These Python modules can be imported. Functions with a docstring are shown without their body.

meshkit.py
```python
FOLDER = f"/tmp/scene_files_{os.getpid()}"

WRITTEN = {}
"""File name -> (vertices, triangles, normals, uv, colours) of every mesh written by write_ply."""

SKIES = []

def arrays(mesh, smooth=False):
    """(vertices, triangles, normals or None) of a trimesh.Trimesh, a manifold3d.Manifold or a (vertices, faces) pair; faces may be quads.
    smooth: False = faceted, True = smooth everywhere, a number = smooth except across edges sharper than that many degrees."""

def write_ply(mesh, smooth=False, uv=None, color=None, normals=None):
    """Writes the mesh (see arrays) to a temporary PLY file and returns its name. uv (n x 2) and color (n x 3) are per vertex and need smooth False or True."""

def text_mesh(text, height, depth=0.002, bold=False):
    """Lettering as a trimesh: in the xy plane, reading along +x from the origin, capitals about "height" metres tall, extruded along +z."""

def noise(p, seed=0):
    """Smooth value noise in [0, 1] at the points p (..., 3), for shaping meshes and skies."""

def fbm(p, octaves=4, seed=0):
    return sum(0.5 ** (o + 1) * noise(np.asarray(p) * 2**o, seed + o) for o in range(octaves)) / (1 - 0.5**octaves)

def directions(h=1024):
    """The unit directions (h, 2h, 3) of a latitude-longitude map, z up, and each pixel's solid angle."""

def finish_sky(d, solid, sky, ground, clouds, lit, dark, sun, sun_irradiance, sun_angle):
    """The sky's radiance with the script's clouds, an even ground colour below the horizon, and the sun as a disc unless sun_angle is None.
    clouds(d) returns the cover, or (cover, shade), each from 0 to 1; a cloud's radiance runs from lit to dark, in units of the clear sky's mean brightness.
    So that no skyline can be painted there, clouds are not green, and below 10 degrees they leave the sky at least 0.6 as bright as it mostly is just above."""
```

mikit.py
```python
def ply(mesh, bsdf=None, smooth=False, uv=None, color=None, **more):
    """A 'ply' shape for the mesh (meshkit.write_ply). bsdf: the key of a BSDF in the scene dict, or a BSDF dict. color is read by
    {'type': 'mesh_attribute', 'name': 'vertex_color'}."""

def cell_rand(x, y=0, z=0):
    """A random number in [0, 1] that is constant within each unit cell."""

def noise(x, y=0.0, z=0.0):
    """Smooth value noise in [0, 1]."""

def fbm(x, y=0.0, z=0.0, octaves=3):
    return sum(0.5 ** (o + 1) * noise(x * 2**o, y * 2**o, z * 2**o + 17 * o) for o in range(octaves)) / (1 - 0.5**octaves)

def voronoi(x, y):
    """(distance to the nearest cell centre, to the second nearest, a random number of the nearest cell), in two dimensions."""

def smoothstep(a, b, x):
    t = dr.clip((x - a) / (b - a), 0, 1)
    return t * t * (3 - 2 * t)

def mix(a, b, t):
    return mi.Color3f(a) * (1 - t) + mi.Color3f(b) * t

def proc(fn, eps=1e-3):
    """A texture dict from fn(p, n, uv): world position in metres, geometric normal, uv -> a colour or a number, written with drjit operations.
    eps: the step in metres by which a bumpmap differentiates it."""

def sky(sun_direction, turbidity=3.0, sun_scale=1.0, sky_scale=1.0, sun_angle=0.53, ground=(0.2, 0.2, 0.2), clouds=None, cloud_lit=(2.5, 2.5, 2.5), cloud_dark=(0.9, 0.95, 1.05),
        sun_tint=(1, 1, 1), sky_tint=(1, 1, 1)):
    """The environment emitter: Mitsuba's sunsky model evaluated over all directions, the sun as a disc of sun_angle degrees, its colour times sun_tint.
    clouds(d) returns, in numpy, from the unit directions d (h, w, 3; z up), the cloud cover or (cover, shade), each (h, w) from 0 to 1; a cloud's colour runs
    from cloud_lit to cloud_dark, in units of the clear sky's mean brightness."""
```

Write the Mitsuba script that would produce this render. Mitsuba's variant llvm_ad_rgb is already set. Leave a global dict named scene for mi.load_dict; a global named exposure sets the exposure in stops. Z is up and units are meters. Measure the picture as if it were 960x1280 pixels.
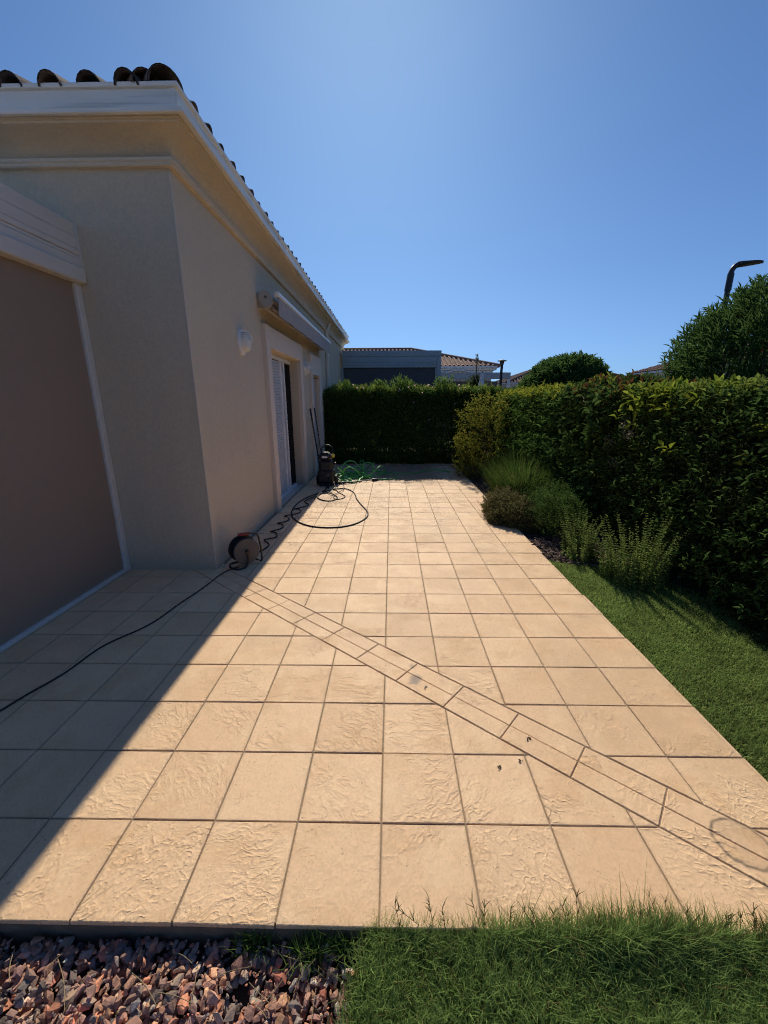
import math
import numpy as np, trimesh, mitsuba as mi, drjit as dr
import mikit, meshkit
from mikit import proc, noise, fbm, voronoi, cell_rand, smoothstep, mix

T4 = mi.ScalarTransform4f
# ------------------------------------------------------------------ camera, sky, exposure
TILE = 0.305
PITCH, YAW, ROLL = 0.26516281283039717, -0.017991153381262046, -0.0032072162496253297
CAM = np.array([0.0336, -0.8338, 1.4793])
_cp, _sp, _cy, _sy = math.cos(PITCH), math.sin(PITCH), math.cos(YAW), math.sin(YAW)
_fwd = np.array([_sy * _cp, _cy * _cp, -_sp])
_right = np.array([_cy, -_sy, 0])
_up = np.cross(_right, _fwd)
_up = -math.sin(ROLL) * _right + math.cos(ROLL) * _up
scene = {"camera": {"type": "perspective", "fov_axis": "x", "fov": math.degrees(2 * math.atan(480 / 512.157)), "near_clip": 0.02, "far_clip": 2000.0,
                    "to_world": T4().look_at(origin=CAM.tolist(), target=(CAM + _fwd).tolist(), up=_up.tolist())}}
labels = {}
_el = math.radians(40.5)
SUN = [-0.052 * math.sin(_el), math.cos(_el), math.sin(_el)]
scene["sky_light"] = mikit.sky(SUN, turbidity=2.8, sun_scale=1.0, sky_scale=0.8, ground=(0.16, 0.14, 0.11), sky_tint=(0.60, 0.86, 1.26), sun_tint=(0.92, 1.0, 1.12))
exposure = 1.72


# ------------------------------------------------------------------ helpers
def key_for(name):
    if name not in scene and name not in labels:
        return name
    k = 1
    while f"{name}_{k:03d}" in scene or f"{name}_{k:03d}" in labels:
        k += 1
    return f"{name}_{k:03d}"


def tag(key, label=None, cat=None, group=None, kind=None):
    d = {a: b for a, b in (("label", label), ("category", cat), ("group", group), ("kind", kind)) if b}
    if d:
        labels[key] = d
    return key


def thing(name, label, cat, group=None):
    return tag(key_for(name), label, cat, group)


def put(name, mesh, bsdf, parent=None, smooth=False, color=None, label=None, cat=None, group=None, kind=None, to_world=None):
    key = key_for((parent + "__" if parent else "") + name)
    d = mesh if isinstance(mesh, dict) else mikit.ply(mesh, bsdf, smooth=smooth, color=color)
    if to_world is not None:
        d = {**d, "to_world": to_world}
    scene[key] = d
    return tag(key, label, cat, group, kind)


def cat_mesh(parts):
    vs, fs, o = [], [], 0
    for m in parts:
        v, f = (m.vertices, m.faces) if hasattr(m, "vertices") else m
        vs.append(np.asarray(v)); fs.append(np.asarray(f) + o); o += len(v)
    return np.vstack(vs), np.vstack(fs)


def box(x0, x1, y0, y1, z0, z1, c=0.0):
    """A box; c chamfers every edge."""
    if c <= 0:
        v = np.array([[x, y, z] for x in (x0, x1) for y in (y0, y1) for z in (z0, z1)], float)
        return trimesh.Trimesh(v, [[0, 1, 3], [0, 3, 2], [4, 6, 7], [4, 7, 5], [0, 4, 5], [0, 5, 1], [2, 3, 7], [2, 7, 6], [0, 2, 6], [0, 6, 4], [1, 5, 7], [1, 7, 3]], process=False)
    p = []
    for x, sx in ((x0, 1), (x1, -1)):
        for y, sy in ((y0, 1), (y1, -1)):
            for z, sz in ((z0, 1), (z1, -1)):
                p += [[x, y + sy * c, z + sz * c], [x + sx * c, y, z + sz * c], [x + sx * c, y + sy * c, z]]
    return trimesh.convex.convex_hull(np.array(p))


def frames(P):
    t = np.gradient(P, axis=0)
    t /= np.linalg.norm(t, axis=1, keepdims=True) + 1e-12
    n = np.zeros_like(P)
    a = np.array([0, 0, 1.0]) if abs(t[0, 2]) < 0.9 else np.array([1.0, 0, 0])
    n[0] = np.cross(t[0], a); n[0] /= np.linalg.norm(n[0])
    for i in range(1, len(P)):
        v = n[i - 1] - t[i] * (n[i - 1] @ t[i])
        n[i] = v / (np.linalg.norm(v) + 1e-12)
    return t, n, np.cross(t, n)


def tube(P, r, k=8, caps=True):
    P = np.asarray(P, float)
    r = np.broadcast_to(r, (len(P),))
    _, n, b = frames(P)
    a = np.arange(k) * 2 * np.pi / k
    v = P[:, None] + r[:, None, None] * (np.cos(a)[None, :, None] * n[:, None] + np.sin(a)[None, :, None] * b[:, None])
    v = v.reshape(-1, 3)
    f = []
    i, j = np.meshgrid(np.arange(len(P) - 1), np.arange(k), indexing="ij")
    A, B = i * k + j, i * k + (j + 1) % k
    f = np.vstack([np.stack([A, B, B + k], -1).reshape(-1, 3), np.stack([A, B + k, A + k], -1).reshape(-1, 3)])
    if caps:
        m = len(v)
        v = np.vstack([v, P[:1], P[-1:]])
        q = np.arange(k)
        f = np.vstack([f, np.stack([(q + 1) % k, q, q * 0 + m], -1), np.stack([q + m - k, (q + 1) % k + m - k, q * 0 + m + 1], -1)])
    return v, f


def spline(pts, n=80, closed=False):
    from scipy.interpolate import CubicSpline
    pts = np.asarray(pts, float)
    if closed:
        pts = np.vstack([pts, pts[:1]])
    s = np.r_[0, np.cumsum(np.linalg.norm(np.diff(pts, axis=0), axis=1) + 1e-6)]
    return CubicSpline(s, pts, bc_type="periodic" if closed else "natural")(np.linspace(0, s[-1], n))


def lathe(prof, axis_o, axis_d, k=32):
    """prof: (radius, height along the axis)."""
    d = np.asarray(axis_d, float); d /= np.linalg.norm(d)
    a = np.array([0, 0, 1.0]) if abs(d[2]) < 0.9 else np.array([1.0, 0, 0])
    n = np.cross(d, a); n /= np.linalg.norm(n); b = np.cross(d, n)
    ang = np.arange(k) * 2 * np.pi / k
    v = np.array([np.asarray(axis_o) + d * h + r * (math.cos(t) * n + math.sin(t) * b) for r, h in prof for t in ang])
    f = []
    for i in range(len(prof) - 1):
        for j in range(k):
            A, B = i * k + j, i * k + (j + 1) % k
            f += [[A, B, B + k], [A, B + k, A + k]]
    return v, np.array(f)


def prism_y(poly, y0, y1):
    """A convex or simple polygon in (x, z) drawn out along y."""
    from shapely.geometry import Polygon
    m = trimesh.creation.extrude_polygon(Polygon(poly), y1 - y0, engine="earcut")
    v = m.vertices
    return np.stack([v[:, 0], y1 - v[:, 2], v[:, 1]], 1), m.faces


def rgb(*c):
    return {"type": "rgb", "value": list(c)}


def mat(name, color, rough=0.8, spec=0.3, metallic=0.0, two=False, bump=None, scale=1.0, **kw):
    b = {"type": "principled", "base_color": rgb(*color) if isinstance(color, (tuple, list)) else color, "roughness": rough, "specular": spec, "metallic": metallic, **kw}
    if bump is not None:
        b = {"type": "bumpmap", "arbitrary": bump, "scale": scale, "bsdf": b}
    if two:
        b = {"type": "twosided", "bsdf": b}
    scene["mat_" + name] = b
    return "mat_" + name


VC = {"type": "mesh_attribute", "name": "vertex_color"}
R = np.random.default_rng(7)

# ------------------------------------------------------------------ materials
T = TILE


def tile_color(p, n, uv):
    x, y = p.x / T, p.y / T
    r, r2 = cell_rand(dr.floor(x), dr.floor(y), 5), cell_rand(dr.floor(x), dr.floor(y), 6)
    c = mix((0.655, 0.437, 0.250), (0.72, 0.498, 0.292), r)
    cloud = fbm(p.x * 5 + r2 * 30, p.y * 9, 0, 4)
    c = mix(c, (0.60, 0.38, 0.19), 0.45 * smoothstep(0.45, 0.75, cloud))
    c = mix(c, (0.75, 0.545, 0.325), 0.5 * smoothstep(0.5, 0.8, fbm(p.x * 11 - r * 20, p.y * 7, 3.1, 3)))
    c = c * (0.93 + 0.14 * noise(p.x * 160, p.y * 160))
    # pot ring, two oil spots, damp and dirty patches
    d = dr.sqrt(dr.square(p.x - 1.25) + dr.square(p.y - 0.255))
    w = 0.012 * (noise(p.x * 40, p.y * 40) - 0.5)
    ring = smoothstep(0.074, 0.085, d + w) * (1 - smoothstep(0.085, 0.096, d + w))
    c = mix(c, (0.16, 0.12, 0.085), 1.0 * ring * (0.62 + 0.38 * noise(p.x * 60, p.y * 60, 2)))
    c = mix(c, (0.24, 0.17, 0.11), 0.32 * (1 - smoothstep(0.07, 0.09, d)) * fbm(p.x * 25, p.y * 25, 1))
    for sx, sy, sr, k in ((0.165, 1.10, 0.055, 0.75), (0.155, 1.22, 0.035, 0.5), (0.17, 1.0, 0.03, 0.25)):
        d = dr.sqrt(dr.square(p.x - sx) + dr.square((p.y - sy) * 0.8)) / sr + 0.9 * (fbm(p.x * 30, p.y * 30, 4) - 0.5)
        c = mix(c, (0.13, 0.11, 0.10), k * (1 - smoothstep(0.15, 1.0, d)))
    e = fbm(p.x * 4, p.y * 6, 8, 4)
    damp = smoothstep(6.55, 6.75, p.y + 0.6 * (e - 0.5)) * smoothstep(-0.35, -0.1, p.x + 0.4 * (e - 0.5)) * (1 - smoothstep(0.75, 1.2, p.x))
    c = mix(c, (0.30, 0.18, 0.09), 0.8 * damp)
    d = dr.sqrt(dr.square((p.x + 0.95) * 1.1) + dr.square((p.y - 5.35) * 0.75)) + 0.5 * (e - 0.5)
    c = mix(c, (0.33, 0.20, 0.11), 0.6 * (1 - smoothstep(0.12, 0.45, d)))
    far = smoothstep(6.9, 8.0, p.y)
    c = mix(c, (0.25, 0.20, 0.15), 0.6 * far * smoothstep(0.3, 0.6, e))
    a, b = 0.83 * p.x + 0.56 * p.y, 0.83 * p.y - 0.56 * p.x
    fx, fy = dr.abs(x - dr.floor(x) - 0.5) * 2, dr.abs(y - dr.floor(y) - 0.5) * 2
    rim = smoothstep(0.90, 0.995, dr.maximum(fx, fy) + 0.10 * (fbm(p.x * 24, p.y * 24, 6, 3) - 0.5))
    across = p.x * 0.6389 + p.y * 0.7693 - (0.6389 * -3.69 + 0.7693 * 6.80) * T
    inside = dr.select((across > -0.004) & (across < 0.664 * T + 0.004), 0.0, 1.0)
    c = mix(c, (0.40, 0.29, 0.18), 0.28 * rim * inside)
    gr = smoothstep(0.52, 0.72, fbm(p.x * 1.7 + 3, p.y * 1.3, 4, 4))
    c = mix(c, (0.52, 0.375, 0.225), 0.35 * gr)
    pit = smoothstep(0.86, 0.92, noise(a * 190 + 2 * noise(b * 60, a * 60), b * 230, 11)) * smoothstep(0.5, 0.75, noise(a * 21, b * 21, 7))
    return mix(c, (0.20, 0.14, 0.09), 0.5 * pit)


def tile_relief(p, n, uv):
    x, y = p.x / T, p.y / T
    i, j = dr.floor(x), dr.floor(y)
    a = cell_rand(i, j, 21) * 6.28
    s = cell_rand(i, j, 22) * 50
    u = p.x * dr.cos(a) - p.y * dr.sin(a)
    v = p.x * dr.sin(a) + p.y * dr.cos(a)
    wx = fbm(u * 20 + s, v * 20, 0.7, 3) * 1.7
    rid = 1 - dr.abs(2 * noise(u * 30 + wx * 2 + s, v * 62 + wx * 3, 0) - 1)
    rid2 = 1 - dr.abs(2 * noise(u * 85 + wx * 3 + s, v * 130 + wx * 4, 5) - 1)
    where = 0.28 + 0.72 * smoothstep(0.36, 0.62, fbm(u * 6 + s, v * 6, 9, 2))
    amt = 0.5 + 0.5 * cell_rand(i, j, 23)
    h = where * amt * (dr.power(rid, 3) * 1.1 + 0.5 * dr.power(rid2, 2)) + 0.55 * fbm(u * 24, v * 50, s, 4)
    return h + 0.05 * noise(p.x * 500, p.y * 500)


M_TILE = mat("tile", proc(tile_color), 0.62, 0.35, bump=proc(tile_relief, 8e-4), scale=0.0025)
M_GROUT = mat("grout", proc(lambda p, n, uv: mix((0.24, 0.175, 0.115), (0.34, 0.25, 0.165), fbm(p.x * 30, p.y * 30, 0, 3))), 0.95, 0.1)
M_SLAB = mat("slab", proc(lambda p, n, uv: mix((0.13, 0.10, 0.07), (0.21, 0.165, 0.115), fbm(p.x * 22, p.y * 22, p.z * 30, 3))), 0.95, 0.1)


def stucco(base):
    lo, hi = [tuple(float(q * k) for q in base) for k in (.93, 1.05)]
    def f(p, n, uv):
        k = fbm(p.x * 0.9 + p.y * 0.7, p.z * 0.8, 3, 3)
        g = noise(p.x * 300 + p.y * 210, p.z * 300, p.y * 260)
        c = mix(lo, hi, k) * (0.86 + 0.28 * g) * (0.95 + 0.1 * noise(p.x * 60 + p.y * 50, p.z * 60, p.y * 40))
        streak = smoothstep(0.6, 0.85, noise(p.y * 11 + p.x * 9, p.z * 0.9, 4))
        dirt = (1 - smoothstep(0.0, 0.28, p.z + 0.10 * fbm(p.x * 6 + p.y * 6, p.z * 5, 0))) * 0.35
        return mix(c * (1 - 0.015 * streak), (0.24, 0.20, 0.165), dirt)
    return f


stucco_h = proc(lambda p, n, uv: fbm(p.x * 170 + p.y * 40, p.y * 170, p.z * 170, 3), 6e-4)
M_WALL = mat("wall", proc(stucco((0.56, 0.46, 0.33))), 0.95, 0.15, bump=stucco_h, scale=0.0045)
M_BAND = mat("band", proc(stucco((0.60, 0.505, 0.405))), 0.9, 0.2, bump=stucco_h, scale=0.0008)
M_CORN = mat("cornice", proc(stucco((0.58, 0.485, 0.36))), 0.9, 0.2, bump=stucco_h, scale=0.0004)
M_GUT = mat("gutter", proc(lambda p, n, uv: mix((0.66, 0.625, 0.55), (0.74, 0.70, 0.62), fbm(p.x * 3 + p.y * 3, p.z * 9, 0, 3)) * (1 - 0.25 * smoothstep(0.55, 0.8, fbm(p.x * 2 + p.y * 2, p.z * 40, 3, 3)))), 0.45, 0.5)
M_WHITE = mat("white", (0.68, 0.67, 0.65), 0.4, 0.5)
M_OFFW = mat("offwhite", (0.36, 0.335, 0.30), 0.5, 0.4)
M_GREYW = mat("greywhite", proc(lambda p, n, uv: mix((0.55, 0.51, 0.45), (0.63, 0.58, 0.51), fbm(p.x * 4, p.y * 4, p.z * 4, 3))), 0.45, 0.5)
M_FAB = mat("blind", proc(lambda p, n, uv: mix((0.27, 0.195, 0.14), (0.32, 0.235, 0.172), 0.6 * noise(p.y * 700, p.z * 40, p.x * 700) + 0.4 * noise(p.y * 40, p.z * 700, p.x * 40))), 0.9, 0.2)
M_VAL = mat("valance", proc(lambda p, n, uv: mix((0.29, 0.27, 0.25), (0.36, 0.34, 0.315), noise(p.y * 90, p.z * 9))), 0.9, 0.2)
M_SHUT = mat("shutter", (0.46, 0.455, 0.45), 0.5, 0.4)
M_BLACK = mat("black", (0.012, 0.012, 0.013), 0.45, 0.5)
M_RUB = mat("rubber", (0.016, 0.016, 0.017), 0.6, 0.4)
M_DGREY = mat("dark_grey", (0.07, 0.07, 0.07), 0.5, 0.5)
M_DISC = mat("reel_disc", (0.085, 0.080, 0.074), 0.55, 0.4)
M_RED = mat("red", (0.22, 0.03, 0.02), 0.45, 0.5)
M_YEL = mat("yellow", (0.55, 0.45, 0.06), 0.4, 0.5)
M_LAB = mat("label", (0.75, 0.75, 0.72), 0.35, 0.5)
M_HOSE = mat("hose", proc(lambda p, n, uv: mix((0.05, 0.36, 0.09), (0.22, 0.58, 0.14), fbm(p.x * 5, p.y * 5, p.z * 5, 2))), 0.4, 0.5)
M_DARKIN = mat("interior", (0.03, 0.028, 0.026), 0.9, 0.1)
M_LAMPG = mat("lamp_glass", (0.62, 0.60, 0.54), 0.25, 0.5)
M_WOOD = mat("pole", (0.025, 0.022, 0.02), 0.5, 0.4)
M_ROOF = mat("roof_tile", VC, 0.85, 0.25, two=True, bump=proc(lambda p, n, uv: fbm(p.x * 60, p.y * 60, p.z * 60, 3), 2e-3), scale=0.002)
M_FARROOF = mat("far_roof", VC, 0.85, 0.2, two=True)
M_STONE = mat("stone", VC, 0.8, 0.3, bump=proc(lambda p, n, uv: fbm(p.x * 260, p.y * 260, p.z * 260, 3), 5e-4), scale=0.0016)
M_BARK = mat("bark", VC, 0.95, 0.1)
M_STEM = mat("stem", (0.10, 0.075, 0.045), 0.9, 0.2)
M_EARTH = mat("earth", proc(lambda p, n, uv: mix((0.05, 0.038, 0.028), (0.11, 0.085, 0.06), fbm(p.x * 12, p.y * 12, 0, 4))), 1.0, 0.05)
M_GROUND = mat("ground", proc(lambda p, n, uv: mix((0.10, 0.10, 0.06), (0.19, 0.16, 0.11), fbm(p.x * 0.7, p.y * 0.7, 0, 4))), 1.0, 0.05)
M_TURF = mat("turf", proc(lambda p, n, uv: mix((0.022, 0.035, 0.010), (0.05, 0.065, 0.02), fbm(p.x * 20, p.y * 20, 0, 3))), 1.0, 0.05)


def leafmat(name, trans, rough=0.45, spec=0.5):
    scene["mat_" + name] = {"type": "principledthin", "base_color": VC, "roughness": rough, "diff_trans": trans, "eta": 1.4, "spec_trans": 0.0}
    return "mat_" + name


M_LEAF = leafmat("leaf", 0.9, 0.22)
M_GLOSS = leafmat("glossy_leaf", 0.7, 0.17)
M_GRASS = leafmat("grass_blade", 1.0, 0.45)
M_PETAL = leafmat("petal", 0.9, 0.7)

# ------------------------------------------------------------------ ground and patio
put("ground", (np.array([[-700, -700, -.13], [700, -700, -.13], [700, 700, -.13], [-700, 700, -.13]], float), np.array([[0, 1, 2], [0, 2, 3]])), M_GROUND, kind="structure", label="dry open ground around the houses")
PX0, PX1, PY1 = -4.2, 5.06 * T, 29.7 * T
patio = tag("patio", "beige riven stone tile patio with a diagonal strip of narrow tiles", kind="structure")
put("slab", box(PX0, PX1 - 0.004, 0.004, PY1, -0.3, -0.012), M_SLAB, patio, label="dark concrete edge of the raised slab")
put("grout", (np.array([[PX0, .008, -.0045], [PX1 - .008, .008, -.0045], [PX1 - .008, PY1, -.0045], [PX0, PY1, -.0045]]), np.array([[0, 1, 2], [0, 2, 3]])), M_GROUT, patio)


def clip(poly, n, c):
    """Keeps the part of a convex polygon where n.p <= c."""
    out = []
    for a, b in zip(poly, np.roll(poly, -1, 0)):
        da, db = n @ a - c, n @ b - c
        if da <= 0:
            out.append(a)
        if da * db < 0:
            out.append(a + (b - a) * da / (da - db))
    return np.array(out)


def inset(poly, d):
    q = poly
    for a, b in zip(poly, np.roll(poly, -1, 0)):
        e = (b - a) / np.linalg.norm(b - a)
        nn = np.array([e[1], -e[0]])
        q = clip(q, nn, nn @ a - d)
        if len(q) < 3:
            return q
    return q


def tile_mesh(poly, dz=0.0, tilt=(0, 0), c=0.0022):
    e = np.linalg.norm(np.roll(poly, -1, 0) - poly, axis=1)
    poly = poly[e > 0.004]
    if len(poly) < 3:
        return None
    q = inset(poly, c)
    k = len(poly)
    if len(q) != k:
        q = poly + (poly.mean(0) - poly) * 0.02
    ctr = poly.mean(0)
    zt = lambda P: dz + (P - ctr) @ np.array(tilt)
    v = np.vstack([np.c_[poly, np.full(k, -0.014)], np.c_[poly, zt(poly) - 0.0016], np.c_[q, zt(q)]])
    f, i = [], np.arange(k)
    for r in (0, 1):
        A, B = r * k + i, r * k + (i + 1) % k
        f += [np.stack([A, B, B + k], 1), np.stack([A, B + k, A + k], 1)]
    f.append(np.array([[2 * k, 2 * k + t, 2 * k + t + 1] for t in range(1, k - 1)]))
    return v, np.vstack(f)


S0 = np.array([-3.69, 6.80]) * T
SD = np.array([0.7693, -0.6389]); SN = np.array([0.6389, 0.7693])
SW = 0.664 * T
J = 0.0029
rows = []
for j in range(0, 30):
    for i in range(-8, 5):
        x0, x1 = i * T + J, (i + 1) * T - J
        y0, y1 = j * T + J, (j + 1) * T - J
        if j == 0:
            y0 = 0.0
        if i == 4:
            x1 = PX1 + 0.004 * R.standard_normal()
        if i < -5 and j > 8:
            continue
        if i == -6 and j > 8:
            continue
        P = np.array([[x0, y0], [x1, y0], [x1, y1], [x0, y1]]) + R.normal(0, 0.0007, (4, 2))
        s = SN @ S0
        for Q in (clip(P, SN, s - 2 * J), clip(P, -SN, -(s + SW + 2 * J))):
            if len(Q) >= 3:
                rows.append((i, j, Q))
near, far = [], []
vis = lambda i, j: j < 19 and i * T > -0.75 - 0.93 * (j * T + 0.6) and i * T < 0.6 + 0.95 * (j * T + 0.7)
for i, j, Q in rows:
    m = tile_mesh(Q, R.normal(0, 0.0006), R.normal(0, 0.0025, 2))
    if m is None:
        continue
    (near if vis(i, j) else far).append(m)
near = near[:284]
for m in near:
    put("tile", m, M_TILE, patio)
put("outer_tile", cat_mesh(far), M_TILE, patio, kind="stuff")
for k in range(-4, 12):
    for h in (0, 1):
        a, b = k * 1.0003 * T + 0.055 * T + J, (k + 1) * 1.0003 * T + 0.055 * T - J
        w0, w1 = h * SW / 2 + J * 0.7, (h + 1) * SW / 2 - J * 0.7
        P = np.array([S0 + SD * t + SN * w for t, w in ((a, w0), (b, w0), (b, w1), (a, w1))])
        P = clip(P, np.array([1.0, 0]), PX1)
        if len(P) >= 3:
            P = clip(P, np.array([0, -1.0]), -0.0)
        if len(P) >= 3:
            m = tile_mesh(P, R.normal(0, 0.0006), R.normal(0, 0.002, 2))
            if m:
                put("strip_tile", m, M_TILE, patio)

# ------------------------------------------------------------------ our house
WX, WY, WEND = -1.555, 2.603, 13.2
house = thing("house", "beige rendered single storey house with white gutter and canal tile roof", "house")
wall = trimesh.boolean.difference([box(-9, WX, WY, WEND, -0.1, 3.28), box(-4.5, WX + .1, 4.74, 6.46, 0.012, 2.13), box(WX - .16, WX + .1, 7.62, 8.34, 0.012, 1.98)], engine="manifold")
put("wall", wall, M_WALL, house)
put("corner_bead", tube([[WX - .001, WY + .001, 0.0], [WX - .001, WY + .001, 3.085]], 0.0055, 10), M_BAND, house, smooth=40)
put("skirting", box(WX - .01, WX + 0.009, WY + .02, 4.55, 0.0, 0.075, .003), M_WALL, house)


def sweep_L(prof, xl=-9.0, ye=WEND + .15):
    """A closed (overhang, z) profile led along the front wall, round the corner and along the side wall."""
    prof = np.asarray(prof, float)
    k = len(prof)
    o, z = prof[:, 0], prof[:, 1]
    v = np.vstack([np.c_[np.full(k, xl), WY - o, z], np.c_[WX + o, WY - o, z], np.c_[WX + o, np.full(k, ye), z]])
    f, i = [], np.arange(k)
    for s in (0, 1):
        A, B = s * k + i, s * k + (i + 1) % k
        f += [np.stack([A, A + k, B + k], 1), np.stack([A, B + k, B], 1)]
    from shapely.geometry import Polygon
    _, tri = trimesh.creation.triangulate_polygon(Polygon(prof), engine="earcut")
    if len(_) == k:
        f += [tri + 2 * k, tri[:, ::-1]]
    m = trimesh.Trimesh(v, np.vstack(f), process=False)
    m.fix_normals()
    return m


t = np.linspace(0, np.pi / 2, 9)
cove = np.c_[.040 + .135 * (1 - np.cos(t)), 3.142 + .115 * np.sin(t)]
corn = np.vstack([[[-.05, 3.083], [.036, 3.083], [.044, 3.090], [.044, 3.104], [.052, 3.110], [.052, 3.128], [.040, 3.136]], cove, [[.184, 3.262], [.184, 3.272], [.198, 3.278], [.198, 3.287], [-.05, 3.287]]])
put("cornice", sweep_L(corn), M_CORN, house, smooth=35, label="pale moulded cornice with a hollow curve under the gutter")
gut = [[.08, 3.2885], [.215, 3.2885], [.222, 3.279], [.240, 3.279], [.245, 3.283], [.245, 3.303], [.242, 3.306], [.190, 3.310], [.188, 3.320], [.198, 3.322], [.196, 3.326], [.196, 3.425], [.204, 3.431], [.212, 3.433], [.214, 3.438], [.214, 3.455], [.210, 3.459], [.196, 3.459], [.190, 3.453], [.188, 3.34], [.08, 3.33]]
put("gutter", sweep_L(gut), M_GUT, house, smooth=30, label="pale grey box gutter with a projecting lower lip")
for sx, yy in ((-1.38, None), (-2.9, None)):
    put("gutter_joint", box(sx - .016, sx + .016, WY - .2005, WY - .194, 3.318, 3.428, .002), M_GUT, house)
for yy in (4.9, 7.9, 10.9):
    put("gutter_joint", box(WX + .194, WX + .2005, yy - .016, yy + .016, 3.318, 3.428, .002), M_GUT, house)
# roof: two slopes that meet on the hip over the corner
TAN = 0.32
EX, EY, EZ = WX + .185, WY - .185, 3.43
roofdeck = cat_mesh([(np.array([[EX, EY, EZ], [EX, WEND + .2, EZ], [EX - 5, WEND + .2, EZ + 5 * TAN], [EX - 5, EY + 5, EZ + 5 * TAN]]), np.array([[0, 1, 2], [0, 2, 3]])),
                     (np.array([[EX, EY, EZ], [EX - 5, EY + 5, EZ + 5 * TAN], [-9, EY + 5, EZ + 5 * TAN], [-9, EY, EZ]]), np.array([[0, 1, 2], [0, 2, 3]]))])
put("roof", roofdeck, M_ROOF, house, color=np.tile([[.10, .07, .05]], (8, 1)))


def canal_tile(r0=.078, r1=.062, L=.40, th=.012, k=9):
    """Cover tile along +x (up the slope), open below, wide end at x = 0."""
    a = np.linspace(0.0, np.pi, k)
    v = []
    for x, r in ((0, r0), (L, r1)):
        for rr in (r, r - th):
            v += [[x, rr * math.cos(q), rr * math.sin(q) * 1.02] for q in a]
    f = []
    for i in range(k - 1):
        f += [[i, i + 1, 2 * k + i + 1], [i, 2 * k + i + 1, 2 * k + i]]
        f += [[k + i, 3 * k + i, 3 * k + i + 1], [k + i, 3 * k + i + 1, k + i + 1]]
        f += [[i, k + i, k + i + 1], [i, k + i + 1, i + 1]]
    return np.array(v), np.array(f)


CT_V, CT_F = canal_tile()
sl = math.atan(TAN)


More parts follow.
